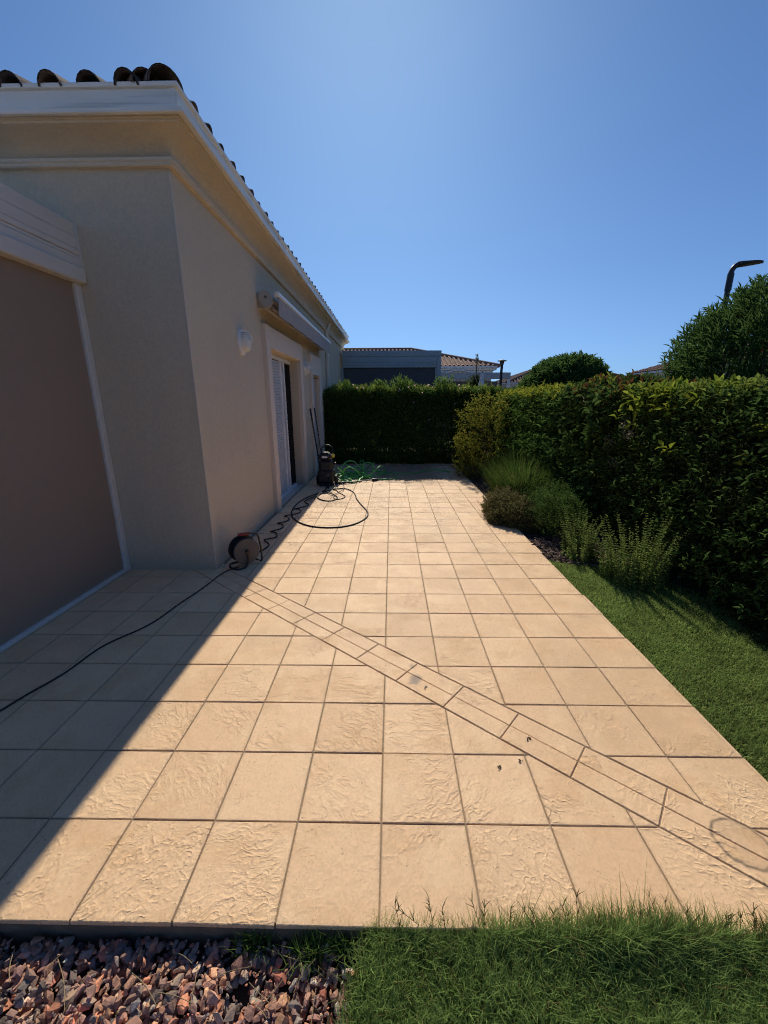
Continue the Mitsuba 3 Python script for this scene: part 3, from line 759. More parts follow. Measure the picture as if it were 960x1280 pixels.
# runners that creep over the tile edge
n2 = 2200
P2 = np.c_[R.uniform(-.01, 1.6, n2), R.uniform(-.03, .012, n2), np.full(n2, -.03)]
dens = meshkit.fbm(np.c_[P2[:, 0] * 6, P2[:, 1] * 0, np.zeros(n2)], 2)
P2 = P2[dens > .42]; n2 = len(P2)
H2 = R.uniform(.03, .09, n2)
v2, f2, c2 = blades(P2, H2, R.uniform(.01, .07, n2), R.normal(1.57, .9, n2), R.uniform(.0022, .004, n2), grasscol(n2, (.05, .09, .02), (.10, .14, .04), .2))
st_v, st_f, st_c, so = [], [], [], 0
for k in range(40):
    x0 = R.uniform(.0, 1.55)
    b = np.array([x0, R.uniform(-.03, .01), -.01]); az = R.normal(1.57, .55); L = R.uniform(.035, .085)
    d = np.array([math.cos(az), math.sin(az), 0])
    path = np.array([b + d * L * q * .75 + [0, 0, .01 + L * .55 * q] for q in np.linspace(0, 1, 5)])
    v, f = tube(path, .0009, 4, False)
    st_v.append(v); st_f.append(f + so); st_c.append(np.tile([.13, .12, .05], (len(v), 1))); so += len(v)
    m = 9
    Pn = path[R.integers(1, 5, m)]
    cc_ = np.where(R.random((m, 1)) < .35, [[.11, .085, .05]], [[.09, .12, .04]]) * R.uniform(.7, 1.2, (m, 1))
    v, f, c = blades(Pn, R.uniform(.004, .03, m), R.uniform(.012, .032, m), az + R.choice([-1, 1], m) * R.uniform(.5, 1.4, m), R.uniform(.0018, .003, m), cc_)
    st_v.append(v); st_f.append(f + so); st_c.append(c); so += len(v)
gm = cat_mesh([(v1, f1), (ve, fe), (v2, f2), (np.vstack(st_v), np.vstack(st_f))])
put("grass_strip", gm, M_GRASS, color=np.vstack([c1, ce, c2] + st_c), kind="stuff", label="rough long grass growing up against the patio's front edge", cat="grass")
for x0, y0, m, lab in ((-.36, -.012, 130, "small grass tuft in the gravel against the slab, left one"), (-.20, -.03, 210, "larger bright grass tuft in the gravel beside the lawn edge"), (-.10, -.012, 130, "thin grass tuft in the gravel corner next to the lawn")):
    P3 = np.c_[R.normal(x0, .025, m), np.minimum(R.normal(y0, .016, m), -.004), np.full(m, -.085)]
    H3 = R.uniform(.04, .10, m)
    v, f, c = blades(P3, H3, R.uniform(.01, .07, m), R.uniform(0, 6.28, m), R.uniform(.002, .0038, m), grasscol(m, (.05, .10, .02), (.10, .16, .04), .05))
    put("grass_tuft", (v, f), M_GRASS, color=c, label=lab, cat="grass tuft")

n = 165000
P = np.c_[R.uniform(PX1 - .012, 3.4, n), R.uniform(-.05, 2.95, n), np.full(n, -.05)]
bx = np.interp(P[:, 1], [0, 1.0, 1.75, 2.62, 2.92], [4.2, 3.4, 2.85, 2.28, PX1])
P = P[P[:, 0] < bx + R.normal(0, .03, n)]
P = P[(P[:, 0] < 2.0 + 1.0 * (P[:, 1] + .35))]
n = len(P)
clump = meshkit.fbm(np.c_[P[:, 0] * 7, P[:, 1] * 7, np.zeros(n)], 3)
H = (.030 + .018 * clump) * R.uniform(.7, 1.3, n)
v1, f1, c1 = blades(P, H, H * R.uniform(.2, 1.2, n), R.normal(4.4, 1.3, n), R.uniform(.0022, .0042, n), grasscol(n, (.11, .168, .050), (.21, .27, .088), .05) * (.8 + .4 * clump[:, None]))
put("lawn_grass", (v1, f1), M_GRASS, color=c1, kind="stuff", label="short dense green lawn to the right of the patio", cat="lawn")

bv, bf, bc, o = [], [], [], 0
cb = box(-.5, .5, -.5, .5, -.5, .5)
for k in range(5200):
    x, y = R.uniform(PX1 - .01, 3.3), 2.55 + 2.9 * R.random() ** 1.6
    if k > 4200:
        x, y = R.uniform(PX1, 2.6), R.uniform(1.9, 8.8)
    if y < np.interp(x, [PX1, 2.3, 2.9], [2.90, 2.62, 1.75]) + R.normal(0, .02):
        continue
    A = rotm(1, R)[0] if R.random() < .25 else np.array([[math.cos(q0 := R.uniform(0, 6.28)), -math.sin(q0), 0], [math.sin(q0), math.cos(q0), R.normal(0, .2)], [0, R.normal(0, .25), 1]])
    V = (cb.vertices * [R.uniform(.018, .065), R.uniform(.006, .020), R.uniform(.002, .006)] * (1 + .25 * R.normal(0, 1, (8, 3)))) @ A.T + [x, y, -.035 + R.uniform(0, .03)]
    bv.append(V); bf.append(np.asarray(cb.faces) + o); o += 8
    bc.append(np.tile(np.array([[.085, .055, .045], [.13, .095, .085], [.06, .045, .04], [.17, .13, .115]])[R.integers(4)] * R.uniform(.8, 1.2), (8, 1)))
put("bark_mulch", (np.vstack(bv), np.vstack(bf)), M_BARK, color=np.vstack(bc), kind="stuff", label="brown bark chips in the planting bed beside the lawn", cat="mulch")


# ------------------------------------------------------------------ leaves, shrubs and hedges
def unit(v):
    return v / (np.linalg.norm(v, axis=-1, keepdims=True) + 1e-12)


def leaves(P, D, L, W, col, four=True, fold=.25, droop=.15):
    n = len(P)
    D = unit(D)
    up = unit(np.array([0, 0, 1.0]) + R.normal(0, .45, (n, 3)))
    S = unit(np.cross(D, up)); N = np.cross(S, D)
    L, W = np.broadcast_to(L, n)[:, None], np.broadcast_to(W, n)[:, None]
    mid = P + D * L * .48
    tip = P + D * L - N * L * droop
    l, r = mid - S * W / 2 + N * W * fold, mid + S * W / 2 + N * W * fold
    if four:
        l2, r2 = P + D * L * .75 - S * W * .36 + N * (W * fold * .6 - L * droop * .45), P + D * L * .75 + S * W * .36 + N * (W * fold * .6 - L * droop * .45)
        v = np.stack([P, r, r2, tip, l2, l, mid - N * L * droop * .1], 1)
        t = np.array([[0, 1, 6], [1, 2, 6], [2, 3, 6], [3, 4, 6], [4, 5, 6], [5, 0, 6]])
    else:
        v = np.stack([P, r, tip, l], 1)
        t = np.array([[0, 1, 2], [0, 2, 3]])
    k = v.shape[1]
    return v.reshape(-1, 3), (t[None] + np.arange(n)[:, None, None] * k).reshape(-1, 3), np.repeat(col, k, 0)


def twigs(A, D, per, twig, L, W, incl=.9, four=True, cols=None, tipcol=None, **kw):
    """per leaves set spirally on each twig from A along D; cols: two base colours."""
    n = len(A)
    D = unit(D)
    e1 = unit(np.cross(D, R.normal(0, 1, (n, 3)))); e2 = np.cross(D, e1)
    k = np.arange(per)
    tt = (k + R.random((n, per))) / per
    ang = k * 2.4 + R.uniform(0, 6.28, (n, 1))
    base = A[:, None] + D[:, None] * (tt * twig)[..., None]
    rad = np.cos(ang)[..., None] * e1[:, None] + np.sin(ang)[..., None] * e2[:, None]
    inc = incl * (1.25 - .7 * tt)[..., None]
    ld = D[:, None] * np.cos(inc) + rad * np.sin(inc) + R.normal(0, .15, (n, per, 3))
    m = n * per
    q = R.random((m, 1))
    c = (np.array(cols[0]) * (1 - q) + np.array(cols[1]) * q) * R.uniform(1.2, 2.3, (m, 1))
    if tipcol is not None:
        young = (tt.reshape(-1) > .62) & np.repeat(tipcol[1], per)
        c[young] = np.array(tipcol[0]) * R.uniform(.7, 1.25, (young.sum(), 1))
    return leaves(base.reshape(-1, 3), ld.reshape(-1, 3), L * R.uniform(.7, 1.2, m), W * R.uniform(.75, 1.2, m), c, four, **kw)


def box_skin(n, x0, x1, y0, y1, z0, z1, faces, depth=.14, bump=.07, freq=2.2, seed=0):
    """Points near the skin of a clipped hedge with outward directions. faces: {'x-': weight, ...}."""
    names = list(faces); w = np.array([faces[k] for k in names], float); w /= w.sum()
    which = R.choice(len(names), n, p=w)
    P = np.c_[R.uniform(x0, x1, n), R.uniform(y0, y1, n), R.uniform(z0, z1, n)]
    D = np.zeros((n, 3))
    dep = R.exponential(depth, n)
    for k, nm in enumerate(names):
        m = which == k
        ax = "xyz".index(nm[0]); s = 1 if nm[1] == "+" else -1
        lo, hi = ((x0, x1), (y0, y1), (z0, z1))[ax]
        P[m, ax] = (hi - dep[m]) if s > 0 else (lo + dep[m])
        D[m, ax] = s
    b = meshkit.fbm(P * freq, 3, seed) - .5
    P = P + D * (b * 2 * bump)[:, None]
    P[:, 2] = np.maximum(P[:, 2], -.03)
    if "x-" in faces and x0 > 0 and y0 < 1:
        P[:, 2] *= 1 + .035 * np.clip(3.2 - P[:, 1], 0, 2)
    if "x-" in faces and x0 > 0:   # clipped with a batter
        P[:, 0] += np.clip(P[:, 2] - .65, 0, 2) * .16
    return P, D


def limbs(n, x0, x1, y0, y1, z, r=.014):
    parts = []
    for k in range(n):
        b = np.array([R.uniform(x0, x1), R.uniform(y0, y1), -.06])
        q = b + [R.normal(0, .12), R.normal(0, .12), z * R.uniform(.75, .98)]
        m = (b + q) / 2 + R.normal(0, .05, 3)
        parts.append(tube(spline([b, m, q], 8), np.linspace(r, r * .35, 8), 5, False))
    return cat_mesh(parts)


def shrub(name, label, cat, sets, stem=None, mat_=None, group=None):
    k = thing(name, label, cat, group)
    put("foliage", cat_mesh([(s[0], s[1]) for s in sets]), mat_ or M_LEAF, k, color=np.vstack([s[2] for s in sets]))
    if stem is not None:
        put("stem", stem, M_STEM, k, smooth=True)
    return k


# back hedge (oleander and laurel mixed): across the end of the patio
HB = dict(x0=-1.5, x1=3.0, y0=9.05, y1=10.1, z0=-.03, z1=1.63)
P, D = box_skin(13000, **HB, faces={"y-": 6, "z+": 3.0, "y+": 1.2, "x-": .6}, depth=.15, bump=.14, seed=3)
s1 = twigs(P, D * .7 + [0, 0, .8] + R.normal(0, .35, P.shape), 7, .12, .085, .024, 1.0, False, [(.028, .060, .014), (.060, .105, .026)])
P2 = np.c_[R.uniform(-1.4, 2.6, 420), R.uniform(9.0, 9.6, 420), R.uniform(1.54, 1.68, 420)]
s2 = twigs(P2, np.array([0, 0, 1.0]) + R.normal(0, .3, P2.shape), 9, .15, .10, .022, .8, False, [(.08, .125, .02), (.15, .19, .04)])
cl = [(-1.05, 9.3), (.30, 9.25), (.36, 9.35), (1.25, 9.3), (-.25, 9.3)]
P3 = np.vstack([np.c_[R.normal(x, .09, 26), R.normal(y, .08, 26), R.uniform(1.60, 1.76 + .1 * (i % 2), 26)] for i, (x, y) in enumerate(cl)])
s3 = twigs(P3, np.array([0, 0, 1.0]) + R.normal(0, .3, P3.shape), 9, .17, .11, .022, .8, False, [(.06, .11, .02), (.10, .16, .04)])
bh = shrub("back_hedge", "tall clipped hedge with a few pink flowers closing the far end of the patio", "hedge", [s1, s2, s3], limbs(46, -1.4, 2.8, 9.3, 9.9, 1.65, .018))
P4 = np.c_[R.uniform(-1.4, 2.2, 46), R.uniform(8.93, 9.3, 46), np.where(R.random(46) < .7, R.uniform(1.62, 1.84, 46), R.uniform(.5, 1.6, 46))]
s4 = twigs(P4, R.normal(0, 1, P4.shape) + [0, -.6, .5], 6, .02, .030, .022, 1.2, False, [(.50, .30, .33), (.62, .46, .44)])
put("flower", (s4[0], s4[1]), M_PETAL, bh, color=s4[2], kind="stuff", label="small pale pink flowers")

# right hedge, near part: small-leaved clipped evergreen
Y0N = -.6
P, D = box_skin(20000, 2.52, 3.45, Y0N, 3.75, -.03, 1.46, {"x-": 6, "z+": 2.6, "y-": .7, "x+": .7}, .12, .15, 2.0, 11)
keep = (P[:, 1] > 1.2) | (R.random(len(P)) < .45)
P, D = P[keep], D[keep]
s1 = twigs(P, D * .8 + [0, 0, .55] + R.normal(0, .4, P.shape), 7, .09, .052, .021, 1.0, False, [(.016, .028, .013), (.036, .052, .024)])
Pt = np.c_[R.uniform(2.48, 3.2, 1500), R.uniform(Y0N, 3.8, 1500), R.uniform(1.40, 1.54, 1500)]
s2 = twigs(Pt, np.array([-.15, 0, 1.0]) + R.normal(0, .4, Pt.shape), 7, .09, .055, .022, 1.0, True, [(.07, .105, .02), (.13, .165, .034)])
Po = np.c_[2.47 - np.abs(R.normal(0, .045, 1500)), R.uniform(1.0, 3.8, 1500), 1.50 - 1.4 * R.random(1500) ** 1.5]
Po[:, 0] += np.clip(Po[:, 2] - .65, 0, 2) * .16
s3 = twigs(Po, np.array([-.8, -.1, .6]) + R.normal(0, .45, Po.shape), 6, .09, .055, .024, 1.0, True, [(.030, .060, .016), (.055, .09, .026)])
s1 = (np.vstack([s1[0], s3[0]]), np.vstack([s1[1], s3[1] + len(s1[0])]), np.vstack([s1[2], s3[2]]))
shrub("evergreen_hedge", "dark clipped small leaved hedge along the right side, nearest the lawn", "hedge", [s1, s2], limbs(34, 2.7, 3.3, Y0N, 3.7, 1.6))
# lime green flowering shrub woven into the top of the near hedge
Pt = np.c_[R.normal(2.58, .12, 900), R.uniform(1.7, 3.9, 900), 1.55 - np.abs(R.normal(0, .19, 900))]
Pt[:, 0] += np.clip(Pt[:, 2] - .65, 0, 2) * .12
Pt = Pt[meshkit.fbm(Pt * 3.2, 2, 77) + .12 * R.random(900) > .54 + .10 * np.abs(Pt[:, 1] - 3.1)]
s1 = twigs(Pt, np.array([-.5, -.1, .5]) + R.normal(0, .4, Pt.shape), 6, .09, .085, .040, 1.1, True, [(.080, .120, .014), (.145, .17, .022)])
lm = shrub("lime_shrub", "yellow green broad leaved shrub with pale flower heads in the hedge top", "shrub", [s1], limbs(7, 2.6, 2.9, 2.7, 3.7, 1.55, .010))
for (y, z) in ((3.48, 1.23), (3.38, 1.15), (3.74, 1.04), (3.59, .82), (4.43, 1.48)):
    Pf = np.array([2.43, y, z]) + R.normal(0, 1, (70, 3)) * [.02, .045, .035]
    v, f, c = leaves(Pf, R.normal(0, 1, (70, 3)) + [-.6, -.3, .4], .022, .018, np.array([.42, .40, .29]) * R.uniform(.6, 1.2, (70, 1)), False)
    put("flower_head", (v, f), M_PETAL, lm, color=c, label="cream flower head", kind="stuff")
# photinia: red young leaves on top, large glossy leaves
P, D = box_skin(3600, 2.48, 3.4, 3.75, 5.15, -.03, 1.53, {"x-": 6, "z+": 2.4, "x+": .6}, .13, .16, 2.0, 17)
young = (P[:, 2] > 1.36)
s1 = twigs(P, D * .8 + [0, 0, .6] + R.normal(0, .35, P.shape), 7, .14, .095, .042, 1.0, True, [(.022, .046, .014), (.045, .08, .02)], tipcol=((.16, .075, .03), young & (R.random(len(P)) < .55)))
Pt = np.c_[R.uniform(2.45, 3.2, 150), R.uniform(3.8, 5.1, 150), R.uniform(1.42, 1.54, 150)]
s2 = twigs(Pt, np.array([-.1, 0, 1.0]) + R.normal(0, .35, Pt.shape), 7, .12, .085, .034, .8, True, [(.075, .07, .018), (.125, .062, .02)])
Po = np.c_[2.43 - np.abs(R.normal(0, .06, 380)), R.uniform(3.8, 5.15, 380), 1.54 - 1.2 * R.random(380) ** 1.4]
Po[:, 0] += np.clip(Po[:, 2] - .65, 0, 2) * .16
s3 = twigs(Po, np.array([-.8, -.1, .5]) + R.normal(0, .4, Po.shape), 6, .11, .095, .045, 1.1, True, [(.030, .060, .016), (.055, .09, .024)])
s2 = (np.vstack([s2[0], s3[0]]), np.vstack([s2[1], s3[1] + len(s2[0])]), np.vstack([s2[2], s3[2]]))
shrub("photinia_shrub", "hedge shrub with reddish young leaves on top and glossy leaves below", "shrub", [s1, s2], limbs(14, 2.7, 3.2, 3.8, 5.0, 1.6), M_GLOSS)
# laurel part
P, D = box_skin(7200, 2.42, 3.4, 5.15, 8.6, -.03, 1.52, {"x-": 6, "z+": 2.6, "x+": .5}, .13, .17, 1.8, 23)
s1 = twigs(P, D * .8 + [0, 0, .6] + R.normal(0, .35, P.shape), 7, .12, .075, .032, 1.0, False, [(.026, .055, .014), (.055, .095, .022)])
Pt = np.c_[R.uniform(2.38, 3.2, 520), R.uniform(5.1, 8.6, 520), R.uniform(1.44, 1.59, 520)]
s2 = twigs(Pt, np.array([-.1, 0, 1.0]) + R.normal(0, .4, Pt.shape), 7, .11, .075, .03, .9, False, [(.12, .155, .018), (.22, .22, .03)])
Po = np.c_[2.36 - np.abs(R.normal(0, .07, 600)), R.uniform(5.1, 8.5, 600), 1.52 - 1.2 * R.random(600) ** 1.4]
Po[:, 0] += np.clip(Po[:, 2] - .65, 0, 2) * .16
s3 = twigs(Po, np.array([-.8, -.1, .5]) + R.normal(0, .4, Po.shape), 6, .11, .08, .036, 1.1, True, [(.035, .07, .016), (.065, .11, .026)])
s2 = (np.vstack([s2[0], s3[0]]), np.vstack([s2[1], s3[1] + len(s2[0])]), np.vstack([s2[2], s3[2]]))
Ps = np.c_[R.uniform(2.5, 3.2, 70), R.uniform(3.9, 8.6, 70), R.uniform(1.50, 1.60, 70)]
s4 = twigs(Ps, np.array([0, 0, 1.0]) + R.normal(0, .3, Ps.shape), 9, .17, .07, .026, .7, False, [(.09, .13, .018), (.17, .19, .028)])
s2 = (np.vstack([s2[0], s4[0]]), np.vstack([s2[1], s4[1] + len(s2[0])]), np.vstack([s2[2], s4[2]]))
shrub("laurel_hedge", "mid green laurel hedge between the reddish shrub and the golden shrub", "hedge", [s1, s2], limbs(26, 2.7, 3.2, 5.2, 8.5, 1.6), M_GLOSS)


def blob(n, c, r, shell=.22, bump=.18, freq=1.5, seed=0, zmin=-.03):
    d = unit(R.normal(0, 1, (n, 3)))
    k = 1 - np.minimum(R.exponential(shell, n), .98)
    b = 1 + bump * 2 * (meshkit.fbm(d * freq + np.array(c), 3, seed) - .5)
    P = np.array(c) + d * np.array(r) * (k * b)[:, None]
    ok = P[:, 2] > zmin
    return P[ok], d[ok]


# golden shrub at the far right corner of the patio
sets = []
for c, r, n in (((1.95, 7.6, 1.27), (.42, .40, .30), 190), ((1.62, 7.5, 1.05), (.32, .32, .30), 90), ((2.05, 7.4, .8), (.45, .4, .5), 140), ((1.55, 7.45, .62), (.22, .22, .16), 110), ((1.58, 7.35, .22), (.26, .28, .22), 170)):
    P, D = blob(n, c, r, .3, .3, 2.5, 5)
    sets.append(twigs(P, D + [0, 0, .5] + R.normal(0, .4, P.shape), 7, .12, .05, .024, 1.0, False, [(.070, .095, .016), (.165, .15, .026)]))
shrub("golden_shrub", "loose yellow leaved shrub at the far right corner of the patio", "shrub", sets, limbs(14, 1.7, 2.1, 7.3, 7.7, 1.3, .010))
# broom like plant
n = 5200
c = np.array([1.98, 5.35])
a_ = R.uniform(0, 6.28, n); rr = np.sqrt(R.random(n))
P = np.c_[c[0] + .34 * rr * np.cos(a_), c[1] + .75 * rr * np.sin(a_), np.full(n, -.03) + R.uniform(0, .15, n)]
H = R.uniform(.22, .74, n) ** 1.15 * (1.1 - .35 * rr) * (.8 + .5 * meshkit.fbm(P * 5, 2))
v, f, cg = blades(P, H, H * (.15 + .65 * rr) * R.uniform(.5, 1.2, n), a_ + R.normal(0, .5, n), R.uniform(.005, .009, n), grasscol(n, (.018, .040, .009), (.055, .088, .020), .05))
put("broom_plant", (v, f), M_GRASS, color=cg, label="spiky green plant with upright thin stalks leaning over the patio edge", cat="plant")
# low thyme mound
sets = []
for c, r, n in (((1.50, 4.42, .08), (.24, .34, .24), 3200), ((1.62, 4.08, .06), (.26, .26, .22), 2600), ((1.42, 4.15, .03), (.16, .2, .13), 1300), ((1.70, 3.90, .03), (.15, .16, .12), 1100)):
    P, D = blob(n, c, r, .2, .55, 5, 9)
    sets.append(twigs(P, D * .8 + [0, 0, .7] + R.normal(0, .4, P.shape), 7, .05, .019, .010, .9, False, [(.055, .062, .024), (.115, .100, .048)]))
shrub("thyme_mound", "low brownish olive cushion plant spilling over the patio edge", "plant", sets, limbs(30, 1.35, 1.7, 3.95, 4.6, .2, .004))
P, D = blob(4200, (1.98, 4.0, .12), (.32, .55, .34), .25, .6, 4, 13)
shrub("dark_mound", "dense green low bush between the spiky plant and the upright herbs", "plant", [twigs(P, D * .8 + [0, 0, .8] + R.normal(0, .4, P.shape), 6, .06, .022, .009, .8, False, [(.030, .058, .016), (.062, .10, .028)])], limbs(18, 1.85, 2.1, 3.7, 4.3, .25, .004))


def herb(label, stems, hmax, cols):
    """Upright stems set with small opposite leaves."""
    sv, lv = [], []
    for (x, y, h, lx, ly) in stems:
        b = np.array([x, y, -.04]); tip = b + [lx, ly, h]
        mid = (b + tip) / 2 + [-.25 * lx, -.25 * ly, .06 * h]
        path = spline([b, mid, tip], 14)
        sv.append(tube(path, np.linspace(.0028, .001, 14), 4, False))
        m = int(h / .021)
        fine = spline(path, m)
        d = unit(np.gradient(fine, axis=0))
        a0 = R.uniform(0, 6.28)
        for s in range(4):
            ang = a0 + s * np.pi / 2 + np.arange(m) * 1.57 * .5
            out = np.c_[np.cos(ang), np.sin(ang), np.zeros(m)]
            sz = .037 * (1.12 - .75 * np.linspace(0, 1, m)) * R.uniform(.7, 1.25, m)
            q = R.random((m, 1))
            lv.append(leaves(fine + R.normal(0, .002, fine.shape), out + d * .75 + R.normal(0, .2, out.shape), sz, sz * .52, (np.array(cols[0]) * (1 - q) + np.array(cols[1]) * q) * R.uniform(.75, 1.2, (m, 1)), False))
    k = thing("herb_plant", label, "plant", None)
    put("stem", cat_mesh(sv), M_STEM, k)
    put("foliage", cat_mesh([(s[0], s[1]) for s in lv]), M_LEAF, k, color=np.vstack([s[2] for s in lv]))


def stems(n, cx, cy, rx, ry, h0, h1):
    out = []
    for _ in range(n):
        a, r = R.uniform(0, 6.28), math.sqrt(R.random())
        x, y = cx + rx * r * math.cos(a), cy + ry * r * math.sin(a)
        h = R.uniform(h0, h1) * (1.05 - .35 * r)
        out.append((x, y, h, .28 * h * r * math.cos(a) - .03 * h + R.normal(0, .02), .28 * h * r * math.sin(a) + R.normal(0, .02)))
    return out


HC = [(.13, .20, .055), (.26, .35, .10)]
herb("leafy upright grey green herb behind the mulch, left of the two", stems(46, 1.90, 3.02, .15, .24, .20, .56), .5, HC)
herb("tall upright grey green herb at the lawn edge, right of the two", stems(70, 2.14, 2.48, .27, .24, .22, .72), .66, HC)
herb("small herb sprig alone in the dark at the hedge foot", stems(5, 2.48, 2.02, .05, .05, .3, .42), .4, HC)

# oleander behind the hedge and the round tree beyond
P, D = blob(3200, (6.42, 6.0, 1.74), (1.72, 1.6, 1.55), .13, .14, 1.3, 31, .2)
P0_, D0_ = P, D
s1 = twigs(P, D * .7 + [0, 0, 1.0] + R.normal(0, .25, P.shape), 12, .24, .15, .024, .75, False, [(.028, .058, .016), (.058, .10, .028)])
ol = shrub("oleander_bush", "big oleander bush with narrow leaves behind the hedge at the right edge", "bush", [s1], limbs(34, 5.1, 6.6, 5.3, 6.7, 3.0, .022))
m = (D0_[:, 2] > .1) & (P0_[:, 0] < 6) & (R.random(len(P0_)) < .03)
s4 = twigs(P0_[m] + [0, 0, .2], R.normal(0, .5, (m.sum(), 3)) + [0, 0, 1], 8, .04, .03, .025, 1.2, False, [(.36, .05, .06), (.45, .12, .10)])
put("flower", (s4[0], s4[1]), M_PETAL, ol, color=s4[2], kind="stuff", label="small red flower clusters")
P, D = blob(2900, (6.02, 14.0, 1.62), (1.38, 1.3, 1.10), .13, .20, 1.6, 41, .2)
s1 = twigs(P, D * .8 + [0, 0, .8] + R.normal(0, .3, P.shape), 10, .24, .15, .05, .9, False, [(.028, .060, .016), (.060, .105, .028)])
rt = thing("round_tree", "dense round evergreen tree rising behind the hedge, left of the distant tiled roof", "tree")
put("crown", (s1[0], s1[1]), M_LEAF, rt, color=s1[2])
put("trunk", cat_mesh([tube(spline([[6.1, 14, -.1], [6.12, 14.02, .9], [6.05, 14, 1.7]], 10), np.linspace(.10, .06, 10), 8)] + [tube(spline([[6.1, 14, .8], [6.1 + .4 * math.cos(q), 14 + .4 * math.sin(q), 1.5], [6.1 + .9 * math.cos(q), 14 + .9 * math.sin(q), 2.2]], 8), np.linspace(.05, .015, 8), 6) for q in np.arange(6) * 1.05]), M_STEM, rt, smooth=True)


# ------------------------------------------------------------------ lamps, far houses, far plants
def street_lamp():
    k = thing("street_lamp", "dark street lamp with flat angled head above the oleander at the right", "street lamp")
    x, y = 6.5, 8.0
    put("pole", tube([[x, y, -.1], [x, y, 1.0], [x, y, 3.72]], [.062, .056, .045], 12), M_BLACK, k, smooth=True)
    put("sleeve", tube([[x, y, 3.50], [x, y, 3.80]], [.055, .055], 12), M_BLACK, k, smooth=40)
    put("arm", tube(spline([[x, y, 3.72], [x + .01, y, 3.86], [x + .06, y - .02, 3.93], [x + .16, y - .03, 3.95]], 14), .045, 10), M_BLACK, k, smooth=True)
    a = np.linspace(0, 1, 12)
    w = .11 * np.sin(np.pi * np.clip(a * .86 + .14, 0, 1)) ** .6 + .012
    rings = []
    for t_, ww in zip(a, w):
        c = np.array([x + .08 + .44 * t_, y - .03 - .02 * t_, 3.950 + .030 * t_])
        q = np.arange(14) * 2 * np.pi / 14
        rings.append(c + np.c_[np.zeros(14), ww * np.cos(q), (.062 - .034 * t_) * np.where(np.sin(q) > 0, .7, 1.0) * np.sin(q)])
    v = np.vstack(rings); f = []; i = np.arange(14)
    for s in range(11):
        A, B = s * 14 + i, s * 14 + (i + 1) % 14
        f += [np.stack([A, B, B + 14], 1), np.stack([A, B + 14, A + 14], 1)]
    f.append(np.array([[0, q + 1, q] for q in range(1, 13)])); f.append(np.array([[154, 154 + q, 154 + q + 1] for q in range(1, 13)]))
    put("head", (v, np.vstack(f)), M_BLACK, k, smooth=40)


street_lamp()
lp = thing("lamp_post", "slim black lamp post with flat cap in front of the distant white house", "lamp post")
put("pole", tube([[4.30, 16, -.1], [4.30, 16, 2.93]], [.06, .05], 10), M_BLACK, lp, smooth=True)
put("cap", lathe([(0, 0), (.17, .005), (.17, .03), (.06, .06), (0, .06)], [4.30, 16, 2.93], [0, 0, 1], 18), M_BLACK, lp, smooth=30)
put("lamp", lathe([(.07, -.12), (.085, 0)], [4.30, 16, 2.93], [0, 0, 1], 14), M_DGREY, lp, smooth=30)

M_FWALL = mat("far_wall", (0.52, 0.49, 0.44), 0.9, 0.2)
M_FWHITE = mat("far_white", (0.66, 0.66, 0.65), 0.6, 0.3)
M_PGREY = mat("pergola_grey", proc(lambda p, n, uv: mix((0.30, 0.33, 0.335), (0.36, 0.385, 0.385), fbm(p.x * 2, p.y * 2, p.z * 6, 3))), 0.5, 0.4)
M_FBLIND = mat("far_blind", proc(lambda p, n, uv: mix((0.085, 0.082, 0.085), (0.105, 0.10, 0.10), noise(p.x * 120, p.z * 20))), 0.9, 0.2)

fp = thing("far_pergola", "grey pergola with a dark lowered blind beyond the back hedge", "pergola")
for z0, z1, dy in ((2.80, 2.965, .0), (2.615, 2.798, .012), (2.545, 2.612, .006), (2.47, 2.542, .0)):
    put("beam_panel", box(-1.50, 1.44 if z1 < 2.9 else 1.575, 12.60 + dy, 12.78, z0, z1, .006), M_PGREY, fp)
put("post", box(1.445, 1.572, 12.602, 12.74, -.1, 2.798, .006), M_PGREY, fp)
put("post", box(-1.54, -1.47, 12.62, 12.74, -.1, 2.468, .006), M_PGREY, fp)
put("blind", box(-1.468, 1.40, 12.66, 12.664, .0, 2.475), M_FBLIND, fp, label="dark flat blind fabric")
put("guide_rail", box(1.402, 1.442, 12.63, 12.70, -.1, 2.468, .004), M_GREYW, fp)
put("roof_panel", box(-1.50, 1.575, 12.785, 16.0, 2.82, 2.93, .006), M_PGREY, fp)
put("post", box(1.445, 1.572, 15.85, 15.99, -.1, 2.815, .006), M_PGREY, fp)


